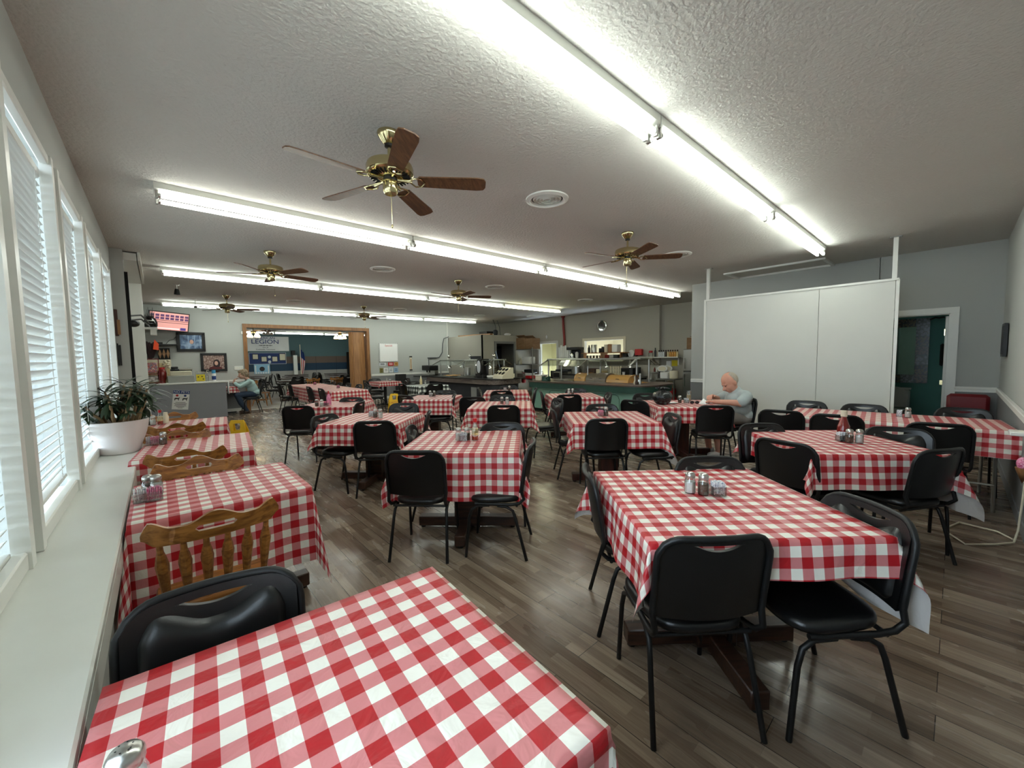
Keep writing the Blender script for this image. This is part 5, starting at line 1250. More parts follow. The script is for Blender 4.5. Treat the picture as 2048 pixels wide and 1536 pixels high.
MB().prism([(.09 * math.cos(a), .20 * math.sin(a)) for a in [2 * PI * k / 24 for k in range(24)]], -.185, -.165, Matrix.Translation((0, 0, .37)) @ Matrix(((0, 0, 1, 0), (1, 0, 0, 0), (0, 1, 0, 0), (0, 0, 0, 1)))).build('clear_tank', 'packet_white', t, smooth=30); B((0, 0, .60), (.3, .3, .04), bev=.015).build('lid', 'dark', t)
t = thing('cutlery_holder', 'cream cutlery holder with six round dark holes on the dark buffet', 'cutlery holder', (8.05, 9.45, .838)); t.rotation_euler = (0, 0, R(-8))
b = MB(); b.add([(-.22, -.28, 0), (.2, -.28, 0), (.2, .28, 0), (-.22, .28, 0), (-.19, -.28, .10), (.12, -.28, .34), (.12, .28, .34), (-.19, .28, .10), (.2, -.28, .34), (.2, .28, .34)], [(0, 3, 2, 1), (0, 4, 7, 3), (4, 5, 6, 7), (5, 8, 9, 6), (1, 2, 9, 8), (0, 1, 8, 5, 4), (3, 7, 6, 9, 2)]); b.build('holder', 'cream', t, smooth=0)
nrm = Matrix.Rotation(-math.atan2(.31, .24) + PI / 2 - PI / 2, 3, 'Y')
for i in range(3):
    for j in range(2):
        f = .28 + .44 * j; MB().lathe([(0, 0), (.055, 0), (.06, .012)], (-.19 + .31 * f - .006, -.18 + .18 * i, .10 + .24 * f + .006), 16, mtx=Matrix.Rotation(-math.atan2(.24, .31), 3, 'Y')).build('hole', 'darkgap', t, smooth=0)
t = thing('tray_rack', 'stacked clear trays rack behind the cutlery holder', 'rack', (8.5, 10.1, .838))
for k in range(6): B((0, 0, .04 + .06 * k), (.3, .5, .012)).build('tray', 'acrylic', t, smooth=0)
for s in (-1, 1): B((0, s * .26, .19), (.3, .012, .38)).build('side_panel', 'acrylic', t, smooth=0)
tag(B((7.85, 10.52, .91), (.1, .1, .14), bev=.006).build('napkin_box', 'dark'), 'small black napkin box beside the drink dispenser', 'napkin box')
tag(MB().lathe([(.1, 0), (.13, .05), (.12, .09), (0, .1)], (7.95, 9.95, .838), 18).build('white_bowl', 'porcelain'), 'white covered bowl between dispenser and cutlery holder', 'bowl')
tag(B((8.6, 9.7, .9), (.16, .2, .13), bev=.01).build('white_container', 'cream'), 'small cream container behind the cutlery holder', 'container')
t = thing('drink_machine', 'black drink machine at the far end beside the dark buffet', 'drink machine', (7.95, 13.75, .835)); B((0, 0, .30), (.4, .6, .2), bev=.02).build('head', 'dark', t); B((.12, 0, .1), (.16, .56, .22)).build('back_panel', 'steel', t, smooth=0); B((-.02, 0, .03), (.4, .56, .06), bev=.01).build('drip_tray', 'steel', t); MB().lathe([(.02, .12), (.03, .2)], (-.08, .1, 0), 10).lathe([(.02, .12), (.03, .2)], (-.08, -.1, 0), 10).build('nozzle', 'darkgap', t)
for i, (x, y, m_, h) in enumerate([(8.0, 12.3, 'food_gold', .02), (8.1, 11.4, 'steel', .02), (8.05, 10.95, 'steel', .02)]):
    t = thing('food_tray', 'shallow food tray on the dark buffet, %s' % ['farthest and golden', 'middle', 'nearest'][i], 'tray', (x, y, .838), 0, 'dark buffet trays'); B((0, 0, .012), (.5, .6, .024), bev=.005).build('tray', 'steel', t); MB().grid([[(-.22 + .44 * k / 8, -.27 + .54 * j / 8, .024 + .03 * rr.random()) for k in range(9)] for j in range(9)]).build('food', m_, t, smooth=80)
tag(MB().lathe([(.1, 0), (.11, .3), (.105, .31), (0, .31)], (8.65, 12.2, .838), 18).build('steel_canister', 'steel'), 'steel canister behind the dark buffet glass', 'canister')

# ------------------------------------------------------------------ walk-in cooler in the corner
b = MB(); b.box((9.24, 13.2, 1.18), (.08, 2.3, 2.36)); b.box((9.52, 12.09, 1.18), (.64, .08, 2.36)); b.box((11.38, 12.09, 1.18), (.92, .08, 2.36)); b.box((10.38, 12.09, 2.22), (1.12, .08, .28)); b.box((10.55, 13.2, 2.35), (2.6, 2.26, .05))
struct('wall_cooler', b, 'wall_kit')
struct('wall_cooler_inside', B((10.6, 14.3, 1.1), (2.5, .04, 2.2)), 'charcoal')
b = MB()
for x in (9.88, 10.88): b.box((x, 12.04, 1.02), (.09, .05, 2.04))
b.box((10.38, 12.04, 2.086), (1.09, .05, .09)); struct('door_4', b, mat('grey_trim', srgb(120, 120, 118), .5))
t = thing('cooler_shelving', 'dark shelving with supplies inside the walk in cooler', 'shelving', (10.5, 13.6, 0))
for z in (.4, .9, 1.4, 1.85): B((0, 0, z), (1.6, .5, .03)).build('shelf', 'charcoal', t, smooth=0)
for x in (-.78, .78): B((x, 0, 1.0), (.04, .5, 2.0)).build('post', 'charcoal', t, smooth=0)
for i, (x, z, r, h, m_) in enumerate([(-.3, 1.42, .1, .12, 'steel'), (.1, 1.42, .12, .1, 'cream'), (.35, 1.42, .1, .18, 'porcelain'), (-.5, .92, .12, .2, 'cardboard'), (.0, .92, .13, .16, 'cream'), (.4, .92, .1, .2, 'greywood'), (-.1, 1.87, .08, .1, 'steel'), (.3, 1.87, .1, .08, 'porcelain')]):
    tag(MB().lathe([(r * .8, 0), (r, h * .8), (r * .9, h), (0, h)], (10.5 + x, 13.5, z), 16).build('storage_tub', m_), 'storage tub on the cooler shelves, number %s from the left of its shelf' % ['one', 'two', 'three', 'one', 'two', 'three', 'one', 'two'][i] + [' (middle shelf)', ' (middle shelf)', ' (middle shelf)', ' (lower shelf)', ' (lower shelf)', ' (lower shelf)', ' (top shelf)', ' (top shelf)'][i], 'tub', 'cooler storage tubs')
tag(MB().tube([(9.78, 11.9, 1.75), (10.15, 11.75, .05)], .018, 8).build('broom_handle', mat('pale_blue_handle', srgb(150, 170, 196), .4)), 'pale blue pole leaning beside the cooler doorway', 'pole')
tag(B((9.75, 13.2, 2.42), (.16, 1.9, .05), rz=.12).build('plank', 'doorwood', smooth=0), 'light wooden plank lying on the cooler roof edge', 'plank')
tag(B((9.95, 13.0, 2.42), (.2, 1.3, .07), rz=.05).build('plank', 'cream', smooth=0), 'cream board lying behind the plank on the cooler roof', 'plank')
tag(B((10.2, 12.9, 2.51), (.5, .5, .1)).build('roof_box', 'dark', smooth=0), 'dark flat box on the cooler roof', 'box')
tag(MB().lathe([(.06, 0), (.09, .05), (.1, .18), (.06, .22), (0, .23)], (10.15, 12.35, 2.376), 16).build('condenser', 'charcoal'), 'dark round condenser on the front corner of the cooler roof', 'condenser')
tag(MB().ball((10.75, 12.3, 2.43), (.16, .12, .06)).build('roof_bag', 'paper'), 'white bag lying on the cooler roof front edge', 'bag')
MBc = MB().tube([(10.4, 12.6, 2.5), (10.45, 12.7, 2.8), (10.4, 12.8, H)], .01, 6).tube([(10.7, 12.7, 2.4), (10.75, 12.8, 2.75), (10.7, 12.9, H)], .01, 6); tag(MBc.build('cooler_cables', 'charcoal'), 'thin cables rising from the cooler roof to the ceiling', 'cable')
# ------------------------------------------------------------------ kitchen side
casing('door_5', 11.87, 10.62, 11.56, 2.04)
struct('wall_pantry', B((13.4, 11.1, 1.5), (.06, 2.4, 3)).box((12.7, 12.3, 1.5), (1.4, .06, 3)).box((12.7, 9.9, 1.5), (1.4, .06, 3)).box((12.7, 11.1, 2.9), (1.5, 2.4, .05)), mat('pantry_yellow', srgb(176, 170, 126), .7))
t = thing('pantry_light', 'warm lamp lighting the pantry ceiling', 'ceiling light', (12.6, 11.2, 2.86)); MB().lathe([(.14, 0), (.13, -.05), (0, -.07)], seg=18).build('lamp_shade', mat('pantry_lamp', (1, .9, .6), .4, emit=(1, .86, .5, 1), estr=11), t); MB().lathe([(.15, .01), (.15, -.005)], seg=18).build('base', 'steel', t)
t = thing('pantry_rack', 'yellow lit pantry rack with jars through the kitchen doorway', 'rack', (12.9, 10.75, 0))
for z in (.6, 1.0, 1.4, 1.8): B((0, 0, z), (.4, 1.2, .02)).build('shelf', 'steel', t, smooth=0)
for y in (-.58, .58): MB().tube([(-.18, y, 0), (-.18, y, 2)], .015, 6).build('post', 'steel', t)
q = 0
for z in (.61, 1.01, 1.41, 1.81):
    for y in (-.4, -.1, .2, .45):
        r = .06 + .02 * (q % 3); tag(MB().lathe([(r, 0), (r, .14), (r * .7, .18), (0, .19)], (12.78, 10.75 + y, z + .002), 12).build('pantry_jar', ['cream', 'steel', 'label_cream', 'cardboard', 'dark'][q % 5]), 'pantry jar through the kitchen doorway, place %s on the %s shelf' % (['one', 'two', 'three', 'four'][q % 4], ['bottom', 'lower', 'upper', 'top'][q // 4]), 'jar', 'pantry jars'); q += 1
b = MB()
for y in (7.535, 9.275): b.box((11.86, y, 1.68), (.03, .09, .76))
b.box((11.86, 8.405, 2.107), (.03, 1.83, .09)); struct('window_7', b, 'cream')
struct('trim_11', B((11.9, 8.4, 1.285), (.36, 1.66, .03)), 'steel')
struct('wall_kitchen_back', B((14.6, 8.4, 1.5), (.06, 4, 3)).box((13.3, 6.6, 1.5), (2.6, .06, 3)).box((13.3, 9.85, 1.5), (2.6, .06, 3)).box((13.3, 8.2, 2.8), (2.6, 3.3, .05)), mat('back_kitchen_wall', srgb(170, 160, 132), .7))
t = thing('kitchen_light', 'lamp lighting the back kitchen behind the pass window', 'ceiling light', (13.2, 8.3, 2.76)); MB().lathe([(.2, 0), (.18, -.05), (0, -.07)], seg=18).build('lamp_shade', mat('kitchen_lamp', (1, .96, .85), .4, emit=(1, .95, .8, 1), estr=9), t); MB().lathe([(.21, .01), (.21, -.005)], seg=18).build('base', 'steel', t)
t = thing('pass_shelf', 'two tier timber shelf across the pass window', 'shelf', (11.62, 8.15, 0))
B((0, .05, 1.60), (.4, 1.95, .03)).build('shelf_board', 'doorwood', t, smooth=0); B((0, .05, 1.39), (.4, 1.95, .03)).build('shelf_board', 'doorwood', t, smooth=0)
for y in (-.72, 0.05, .95): B((0, y, 1.495), (.38, .03, .19)).build('divider', 'doorwood', t, smooth=0)
def item(name, lab, cat, kind, x, y, z, m_, s, group=None):
    b = MB()
    if kind == 'box': b.box((x, y, z + s[2] / 2), s, bev=min(s) * .08)
    elif kind == 'cyl': r, h = s; b.lathe([(r * .9, 0), (r, h * .04), (r, h * .95), (r * .92, h), (0, h)], (x, y, z), 16)
    elif kind == 'cup': r, h = s; b.lathe([(r * .72, 0), (r, h), (r * 1.06, h), (r * .94, h), (r * .66, .01)], (x, y, z), 14)
    elif kind == 'bot': r, h = s; b.lathe([(r, 0), (r, h * .6), (r * .45, h * .8), (r * .4, h * .93), (r * .5, h * .94), (r * .5, h), (0, h)], (x, y, z), 12)
    return tag(b.build(name, m_), lab, cat, group)
for i, (y, m_, s, k, nm_) in enumerate([(7.70, 'paper', (.24, .22, .26), 'box', 'white box'), (7.95, 'doorwood', (.1, .12, .28), 'box', 'pale cutting board pile'), (8.10, 'cream', (.1, .12, .27), 'box', 'tan cutting board pile'), (8.24, 'dark', (.055, .2), 'cyl', 'black canister with white lid'), (8.36, 'dark', (.05, .15), 'cyl', 'small black canister'), (8.62, 'steel', (.11, .28), 'cyl', 'steel urn'), (8.84, 'dark', (.05, .27), 'bot', 'dark bottle')]):
    item(nm_.replace(' ', '_'), nm_ + ' on the upper pass window shelf', nm_.split()[-1] if nm_.split()[-1] not in ('lid', 'pile') else 'container', k, 11.62, y, 1.616, m_, s)
for i, y in enumerate((7.62, 7.8, 7.98)): item('foil_roll', 'roll in the lower pass window shelf, %s from the right' % ['first', 'second', 'third'][i], 'roll', 'box', 11.55, y, 1.406, ['dark', 'steel', 'ketchup'][i], (.2, .16, .13), 'rolls on the pass shelf')
for i, y in enumerate((8.3, 8.44, 8.58, 8.72, 8.86)): item('steel_cup', 'steel cup in the lower pass window shelf, %s from the right' % ['first', 'second', 'third', 'fourth', 'fifth'][i], 'cup', 'cup', 11.55, y, 1.406, 'chrome', (.055, .11), 'steel cups on the pass shelf')
# back counter along the kitchen wall
t = thing('back_counter', 'long steel back counter below the pass window', 'counter', (11.37, 7.75, 0)); B((0, 0, .80), (.7, 2.3, .04)).build('worktop', 'steel', t, smooth=0); B((.02, 0, .39), (.64, 2.24, .78)).build('cabinet', 'charcoal', t, smooth=0)
cols = ['cream', 'porcelain']
k = 0
for zz in (0, 1, 2):
    for i in range(5):
        item('coffee_mug', 'pale mug in the mug stack on the back counter, column %s layer %s' % (['one', 'two', 'three', 'four', 'five'][i], ['one', 'two', 'three'][zz]), 'mug', 'cup', 11.3, 7.30 + .098 * i, .822 + .115 * zz, 'cream', (.042, .11), 'stacked mugs on the back counter')
for i in range(4): item('bowl', 'stacked tan bowl left of the mugs, %s from the bottom' % ['first', 'second', 'third', 'fourth'][i], 'bowl', 'cup', 11.3, 7.95, .822 + .055 * i, ['porcelain', 'cream', 'label_cream', 'cream'][i], (.13, .05), 'stacked bowls')
item('outlet_box', 'small cream box left of the stacked bowls', 'box', 'box', 11.4, 8.25, .822, 'cream', (.15, .16, .22))
item('dark_crate', 'dark brown crate left of the cream box on the back counter', 'crate', 'box', 11.5, 8.6, .822, 'dkwood', (.3, .38, .24))
t = thing('stock_pot', 'tall steel stock pot on the griddle', 'pot', (11.3, 9.16, .86)); MB().lathe([(.19, 0), (.19, .27), (.2, .275), (.18, .27), (.18, .02)], seg=24).build('pot_body', 'steel', t)
for s in (-1, 1): MB().tube([(0, s * .19, .2), (0, s * .24, .2), (.04, s * .24, .2), (.04, s * .19, .2)], .009, 6).build('handle', 'steel', t)
t = thing('griddle', 'low dark griddle under the stock pot', 'griddle', (11.3, 9.33, .66)); B((0, 0, .17), (.5, .7, .03)).build('plate', 'dark', t, smooth=0); B((.02, 0, .06), (.46, .68, .18)).build('body', 'steel', t, smooth=0)
t = thing('griddle_stand', 'steel stand carrying griddle and toaster oven', 'stand', (11.4, 9.6, 0)); B((0, 0, .635), (.7, 1.3, .04)).build('top', 'steel', t, smooth=0)
for y in (-.6, .6):
    for x in (-.3, .3): B((x, y, .31), (.04, .04, .62)).build('leg', 'steel', t, smooth=0)
t = thing('toaster_oven', 'steel toaster oven left of the griddle', 'oven', (11.3, 9.93, .656)); B((0, 0, .14), (.36, .42, .27), bev=.015).build('body', 'steel', t); B((-.182, .04, .15), (.006, .28, .17)).build('door', 'dark', t, smooth=0); MB().tube([(-.2, -.08, .25), (-.2, .16, .25)], .008, 6).build('handle', 'chrome', t)
item('tray_stack', 'grey tray stack on top of the toaster oven', 'tray', 'box', 11.35, 9.75, .94, 'charcoal', (.4, .6, .08)); item('black_kettle', 'black coffee jug left of the toaster oven', 'jug', 'cyl', 11.25, 10.26, .66, 'dark', (.1, .3))
t = thing('microwave', 'black microwave right of the mug stack', 'microwave', (11.4, 7.05, .822)); B((0, 0, .14), (.36, .44, .27), bev=.01).build('body', 'dark', t); B((-.183, .05, .14), (.006, .28, .2)).build('door', 'darkgap', t, smooth=0); B((-.183, -.16, .14), (.006, .1, .22)).build('control_panel', 'charcoal', t, smooth=0)
item('paper_cup', 'white paper cup in front of the black microwave', 'cup', 'cup', 11.13, 7.10, .822, 'paper', (.045, .15)); item('dark_pitcher', 'dark pitcher right of the black microwave', 'pitcher', 'cyl', 11.35, 6.72, .822, 'dark', (.09, .3))
# wall shelf above, left part holds cups and machine
t = thing('cup_shelf', 'steel shelf holding paper cups and a coffee machine left of the pass window', 'shelf', (11.5, 9.6, 0)); B((0, .05, 1.40), (.6, 1.15, .03)).build('shelf_board', 'steel', t, smooth=0)
for y in (-.45, .55): B((.2, y, 1.1), (.04, .04, .6)).build('bracket', 'steel', t, smooth=0)
for i, (y, h) in enumerate(((10.02, .45), (9.92, .52), (9.82, .47), (9.72, .50), (9.62, .42), (9.52, .44))):
    t = thing('cup_stack', 'tall stack of white paper cups, %s from the left above the green buffet' % ['first', 'second', 'third', 'fourth', 'fifth', 'sixth'][i], 'paper cups', (11.35, y, 1.416), 0, 'paper cup stacks'); pr_ = []
    for k in range(int(h / .035)): pr_ += [(.036, k * .035), (.041, k * .035 + .03), (.043, k * .035 + .034)]
    MB().lathe(pr_ + [(0, h)], seg=14).build('cups', 'paper', t, smooth=60)
t = thing('coffee_machine', 'black coffee machine right of the paper cup stacks', 'coffee machine', (11.35, 9.26, 1.416)); B((0, 0, .36), (.4, .5, .1), bev=.01).build('head', 'dark', t); B((.12, 0, .17), (.14, .44, .3)).build('column', 'charcoal', t, smooth=0); MB().lathe([(.08, .0), (.1, .1), (.06, .18), (.05, .2)], (-.05, .1, .02), 14).build('carafe', 'chrome', t); MB().lathe([(.05, .0), (.06, .2), (.03, .24), (0, .25)], (-.05, -.12, .0), 14).build('canister', 'porcelain', t); B((0, 0, .01), (.4, .5, .02)).build('base', 'steel', t, smooth=0)
# shelf right of the pass window
t = thing('bottle_shelf', 'long white wall shelf right of the pass window with bottles', 'shelf', (11.6, 6.25, 0)); B((0, .0, 1.425), (.36, 1.56, .03)).build('shelf_board', 'white', t, smooth=0)
for y in (-.7, .15): B((.1, y, 1.30), (.14, .03, .22)).build('bracket', 'white', t, smooth=0)
bc = ['ketchup', 'ketchup', 'ketchup', 'dkwood', 'label_cream', 'food_gold', 'food_gold', 'food_gold', 'label_cream']
for i in range(9):
    t = thing('syrup_bottle', 'dark topped syrup bottle on the white wall shelf, number %s from the fridge' % ['one', 'two', 'three', 'four', 'five', 'six', 'seven', 'eight', 'nine'][8 - i], 'bottle', (11.55, 6.12 - .072 * i, 1.441), 0, 'syrup bottles on the wall shelf')
    MB().lathe([(.032, 0), (.034, .11), (.03, .13), (.018, .16), (.016, .18)], seg=12).build('bottle_body', bc[i] if i > 2 else 'packet_white', t); MB().lathe([(.02, .15), (.022, .2), (0, .21)], seg=12).build('cap', 'dark' if i < 4 else 'dkwood', t)
t = thing('lidded_jar', 'clear jar with red lid on the white wall shelf', 'jar', (11.55, 6.40, 1.441)); MB().lathe([(.07, 0), (.075, .12), (.05, .14)], seg=16).build('jar_body', 'glass', t); MB().lathe([(.055, .135), (.06, .14), (.06, .19), (0, .2)], seg=16).build('lid', 'redcap', t)
item('dark_bottle', 'slim dark bottle between red lidded jar and syrups', 'bottle', 'bot', 11.55, 6.25, 1.441, 'charcoal', (.035, .28))
t = thing('kitchen_plate', 'round pale plate standing on the shelf right of the pass window', 'plate', (11.65, 7.14, 1.56)); MB().lathe([(0, 0), (.07, 0), (.115, .02), (.117, .024), (.07, .008), (0, .008)], seg=24, mtx=Matrix.Rotation(R(-80), 3, 'Y')).build('plate', 'porcelain', t)
t = thing('small_clock', 'small round white clock beside the standing plate', 'clock', (11.6, 6.97, 1.53)); MB().lathe([(0, 0), (.06, 0), (.068, .03), (.07, .05), (.06, .05)], seg=20, mtx=Matrix.Rotation(R(90), 3, 'Y')).build('case', 'charcoal', t); MB().lathe([(0, -.002), (.055, -.002)], seg=20, mtx=Matrix.Rotation(R(90), 3, 'Y')).build('dial', 'paper', t, smooth=0)
item('red_tin', 'red tin at the end of the shelf behind the sneeze guard', 'tin', 'box', 11.6, 6.84, 1.50, 'red_ink', (.12, .24, .2)); item('shelf_riser', 'grey riser under the red tin', 'riser', 'box', 11.62, 6.92, 1.37, 'steel', (.3, .5, .09)); item('radio', 'black radio right of the pass window', 'radio', 'box', 11.62, 7.38, 1.445, 'dark', (.16, .24, .12))
struct('trim_12', B((11.62, 7.2, 1.43), (.34, .5, .025)), 'steel')
# wall clock, pipe, soap dispenser
t = thing('wall_clock', 'round wall clock with bright metal rim above the pass window', 'clock', (11.865, 8.44, 2.55)); m3 = Matrix.Rotation(R(-90), 3, 'Y'); MB().lathe([(0, .01), (.16, .01), (.165, .045), (.2, .05), (.215, .03), (.215, 0)], seg=36, mtx=m3).build('rim', 'chrome', t); MB().lathe([(0, .02), (.16, .02)], seg=36, mtx=m3).build('dial', 'cream', t, smooth=0)
MB().box((-.024, -.03, .03), (.003, .07, .012), rx=.7).box((-.024, .02, .05), (.003, .012, .12), rx=.2).build('hand', 'black_ink', t, smooth=0); MB().lathe([(0, .03), (.165, .03), (.165, .032), (0, .032)], seg=36, mtx=m3).build('glass_face', 'glass', t, smooth=0)
tag(MB().tube([(11.8, 10.22, H), (11.8, 10.2, 2.6), (11.82, 10.18, 2.2), (11.8, 10.16, 1.95), (11.8, 10.16, 1.4)], .045, 10).lathe([(.08, 0), (.08, -.04), (.05, -.06)], (11.8, 10.22, H), 12).build('red_pipe', mat('pipe_red', srgb(140, 36, 32), .5)), 'red painted pipe running down the kitchen wall', 'pipe')
tag(MB().ball((11.84, 11.13, 2.3), (.03, .05, .08)).build('emergency_light', 'paper'), 'small white bell over the kitchen doorway', 'bell')
# wire rack with cartons left of the kitchen doorway
t = thing('wire_rack', 'chrome wire rack left of the kitchen doorway', 'rack', (11.35, 11.58 + .38, 0)); t.location = (11.2, 11.6, 0)
for y in (-.5, .5):
    for x in (-.22, .22): MB().tube([(x, y, 0), (x, y, 1.88)], .016, 8).build('post', 'steel', t)
for z in (.15, .62, 1.19, 1.80):
    b = MB().box((0, 0, z), (.46, 1.02, .03))
    b.build('shelf', 'steel', t, smooth=0)
for i, (y, z, s, lab, m_) in enumerate([(11.32, 1.816, (.4, .46, .42), 'brown carton on the wire rack top, right one', 'cardboard'), (11.82, 1.816, (.4, .5, .46), 'brown carton on the wire rack top, left one with open flap', 'cardboard')]):
    t = thing('carton', lab, 'box', (11.2, y, z), 0, 'cartons on the wire rack'); B((0, 0, s[2] / 2), s).build('carton_body', m_, t, smooth=0); B((-.1, 0, s[2] + .04), (.25, s[1], .012), ry=.5).build('flap', m_, t, smooth=0)
item('white_machine', 'white boxy appliance on the wire rack middle shelf', 'appliance', 'box', 11.15, 11.5, 1.206, 'paper', (.3, .5, .3)); item('white_bottle', 'white bottle left of the white appliance on the rack', 'bottle', 'bot', 11.1, 11.88, 1.206, 'cream', (.05, .24)); item('clear_bottle', 'small clear bottle at the rack edge', 'bottle', 'bot', 11.1, 12.0, 1.206, 'steel', (.04, .16))
t = thing('coffee_brewer', 'black brewer with red front on the lower rack shelf', 'coffee machine', (11.1, 11.33, .636)); B((0, 0, .3), (.34, .44, .14), bev=.02).build('head', 'dark', t); B((-.02, 0, .06), (.3, .3, .12), bev=.02).build('jug', 'redcap', t); B((-.02, .02, .18), (.28, .26, .1)).build('front_panel', 'paper', t, smooth=0)
item('small_carton', 'grey carton left of the black brewer', 'box', 'box', 11.1, 11.8, .636, 'greywood', (.3, .34, .2))
t = thing('fire_extinguisher', 'red fire extinguisher beside the wire rack', 'fire extinguisher', (11.0, 12.0, .36)); t.location = (11.35, 12.0, .42); MB().lathe([(.0, 0), (.075, .01), (.08, .04), (.08, .34), (.05, .42), (.03, .44)], seg=16).build('cylinder', 'redcap', t); MB().lathe([(.028, .43), (.03, .5), (0, .51)], seg=10).box((-.03, 0, .5), (.12, .02, .02)).build('valve', 'steel', t); MB().tube([(.0, .02, .48), (-.02, .12, .46), (-.03, .12, .25)], .012, 6).build('hose', 'dark', t); B((-.083, 0, .25), (.004, .08, .14)).build('label', 'paper', t, smooth=0)
# right of the buffet: prep table, fridge, bits
t = thing('prep_table', 'steel prep table beside the fridge', 'table', (11.2, 5.6, 0)); B((0, 0, .79), (.7, .62, .03)).build('tabletop', 'steel', t, smooth=0)
for y in (-.28, .28):
    for x in (-.31, .31): B((x, y, .39), (.035, .035, .78)).build('leg', 'steel', t, smooth=0)
item('white_tub', 'white square tub on the steel prep table', 'tub', 'box', 11.15, 5.69, .806, 'paper', (.28, .24, .19)); item('beige_tub', 'beige round tub beside the fridge', 'tub', 'cyl', 11.15, 5.45, .806, 'cream', (.12, .23)); item('dark_tub', 'dark tub left of the white square tub', 'tub', 'cup', 11.2, 5.87, .806, 'dark', (.07, .2))
t = thing('stacked_bags', 'red bags of supplies on the floor under the prep table', 'bags', (11.2, 5.55, 0))
for i, (z, m_) in enumerate(((.16, 'redcap'), (.42, 'redcap'), (.58, 'label_cream'))): MB().ball((0, .02 * i, z), (.2, .17 - .02 * i, .16)).build('bag', m_, t)
item('red_carton', 'small red carton left of the red bags', 'box', 'box', 11.1, 5.85, .0, 'redcap', (.26, .2, .48))
t = thing('white_cabinet', 'low white cabinet with metal jugs behind the buffet end', 'cabinet', (11.4, 6.2, 0)); B((0, 0, .36), (.6, .42, .72)).build('body', 'paper', t, smooth=0); B((-.01, 0, .735), (.66, .46, .03)).build('worktop', 'steel', t, smooth=0); B((-.305, 0, .36), (.012, .38, .64)).build('door', 'cream', t, smooth=0)
for i, y in enumerate((6.08, 6.28)): item('steel_jug', 'steel jug on the low white cabinet, %s' % ['right one', 'left one'][i], 'jug', 'cup', 11.35, y, .752, 'steel', (.07, .17), 'steel jugs')
for i, y in enumerate((6.28, 6.36)): item('small_bottle', 'small red bottle in front of the tiled wall, %s' % ['right one', 'left one'][i], 'bottle', 'bot', 11.72, y, .97, ['paper', 'ketchup'][i], (.03, .14), 'small bottles by the platters')
struct('trim_13', B((11.72, 6.1, .955), (.2, .66, .025)), 'steel')
for i, y in enumerate((6.05, 5.94)):
    t = thing('oval_platter', 'pale oval platter leaning on the kitchen wall, %s' % ['front one', 'back one'][i], 'platter', (11.62 + .08 * i, y, 1.075), 0, 'leaning platters'); MB().prism([(.17 * math.cos(a), .105 * math.sin(a)) for a in [2 * PI * k / 28 for k in range(28)]], 0, .012, Matrix(((0, .12, 1, 0), (1, 0, 0, 0), (0, 1, 0, 0), (0, 0, 0, 1)))).build('platter', 'porcelain', t, smooth=30); MB().prism([(.12 * math.cos(a), .065 * math.sin(a)) for a in [2 * PI * k / 28 for k in range(28)]], -.004, .004, Matrix(((0, .12, 1, 0), (1, 0, 0, 0), (0, 1, 0, 0), (0, 0, 0, 1)))).build('well', 'cream', t, smooth=30)
tag(B((11.862, 5.97, 1.19), (.006, .15, .23)).build('wall_note', 'paper', smooth=0), 'white paper note on the kitchen wall', 'note'); tag(B((11.862, 5.78, 1.24), (.006, .18, .18)).build('wall_note', mat('yellow_note', srgb(226, 206, 40), .6), smooth=0), 'yellow paper note on the kitchen wall', 'note')
t = thing('fridge', 'tall grey steel fridge beside the pier', 'refrigerator', (11.45, 4.72, 0)); B((.04, 0, .83), (.72, .88, 1.64)).build('body', mat('fridge_grey', srgb(110, 110, 108), .4, metal=.4), t, smooth=0)
B((-.35, 0, .52), (.06, .86, .98), bev=.01).build('lower_door', 'steel', t); B((-.35, 0, 1.34), (.06, .86, .60), bev=.01).build('upper_door', 'steel', t); MB().tube([(-.4, .36, .6), (-.41, .36, .95)], .012, 6).tube([(-.4, .36, 1.1), (-.41, .36, 1.4)], .012, 6).build('handle', 'chrome', t)
t = thing('carton', 'tan carton on top of the fridge', 'box', (11.35, 4.96, 1.652)); B((0, 0, .16), (.3, .3, .32)).build('carton_body', 'cardboard', t, smooth=0); B((0, .0, .335), (.28, .15, .01), rx=.25).build('flap', 'cardboard', t, smooth=0)

# ------------------------------------------------------------------ white partition, right hand side
t = thing('partition', 'large white board partition held by posts to the ceiling', 'partition', (7.55, 1.84, 0))
B((0, .42, 1.25), (.03, 1.66, 2.42)).build('panel', 'board', t, smooth=0); B((0, -.83, 1.25), (.03, .83, 2.42)).build('panel', 'board', t, smooth=0)
for y in (-1.27, 1.265): B((-.005, y, 1.24), (.05, .035, 2.46)).build('edge_strip', 'white', t, smooth=0)
B((0, 0, 2.475), (.06, 2.56, .03)).build('edge_strip', 'white', t, smooth=0)
for y in (-1.23, 1.23): B((.02, y, 2.765), (.05, .05, .56)).build('post', 'white', t, smooth=0); B((.02, y, 3.043), (.09, .12, .012)).build('ceiling_plate', 'steel', t, smooth=0)
B((0, 0, .03), (.04, 2.5, .06)).build('bottom_rail', 'white', t, smooth=0)
t = thing('red_seat', 'low red vinyl seat in the corner below the chair rail', 'chair', (8.62, -.13, 0), R(90)); B((0, -.18, .68), (.42, .1, .36), bev=.04).build('backrest', 'red_vinyl', t); B((0, .05, .44), (.42, .4, .1), bev=.03).build('seat', 'red_vinyl', t)
for sx in (-1, 1):
    for y in (-.18, .2): MB().tube([(sx * .19, y, 0), (sx * .18, y, .42)], .013, 8).build('leg', 'frame_black', t)
t = thing('wall_cord', 'white cord with plug bracket hanging down the near wall at the right edge', 'cord', (4.9, -.40, 0))
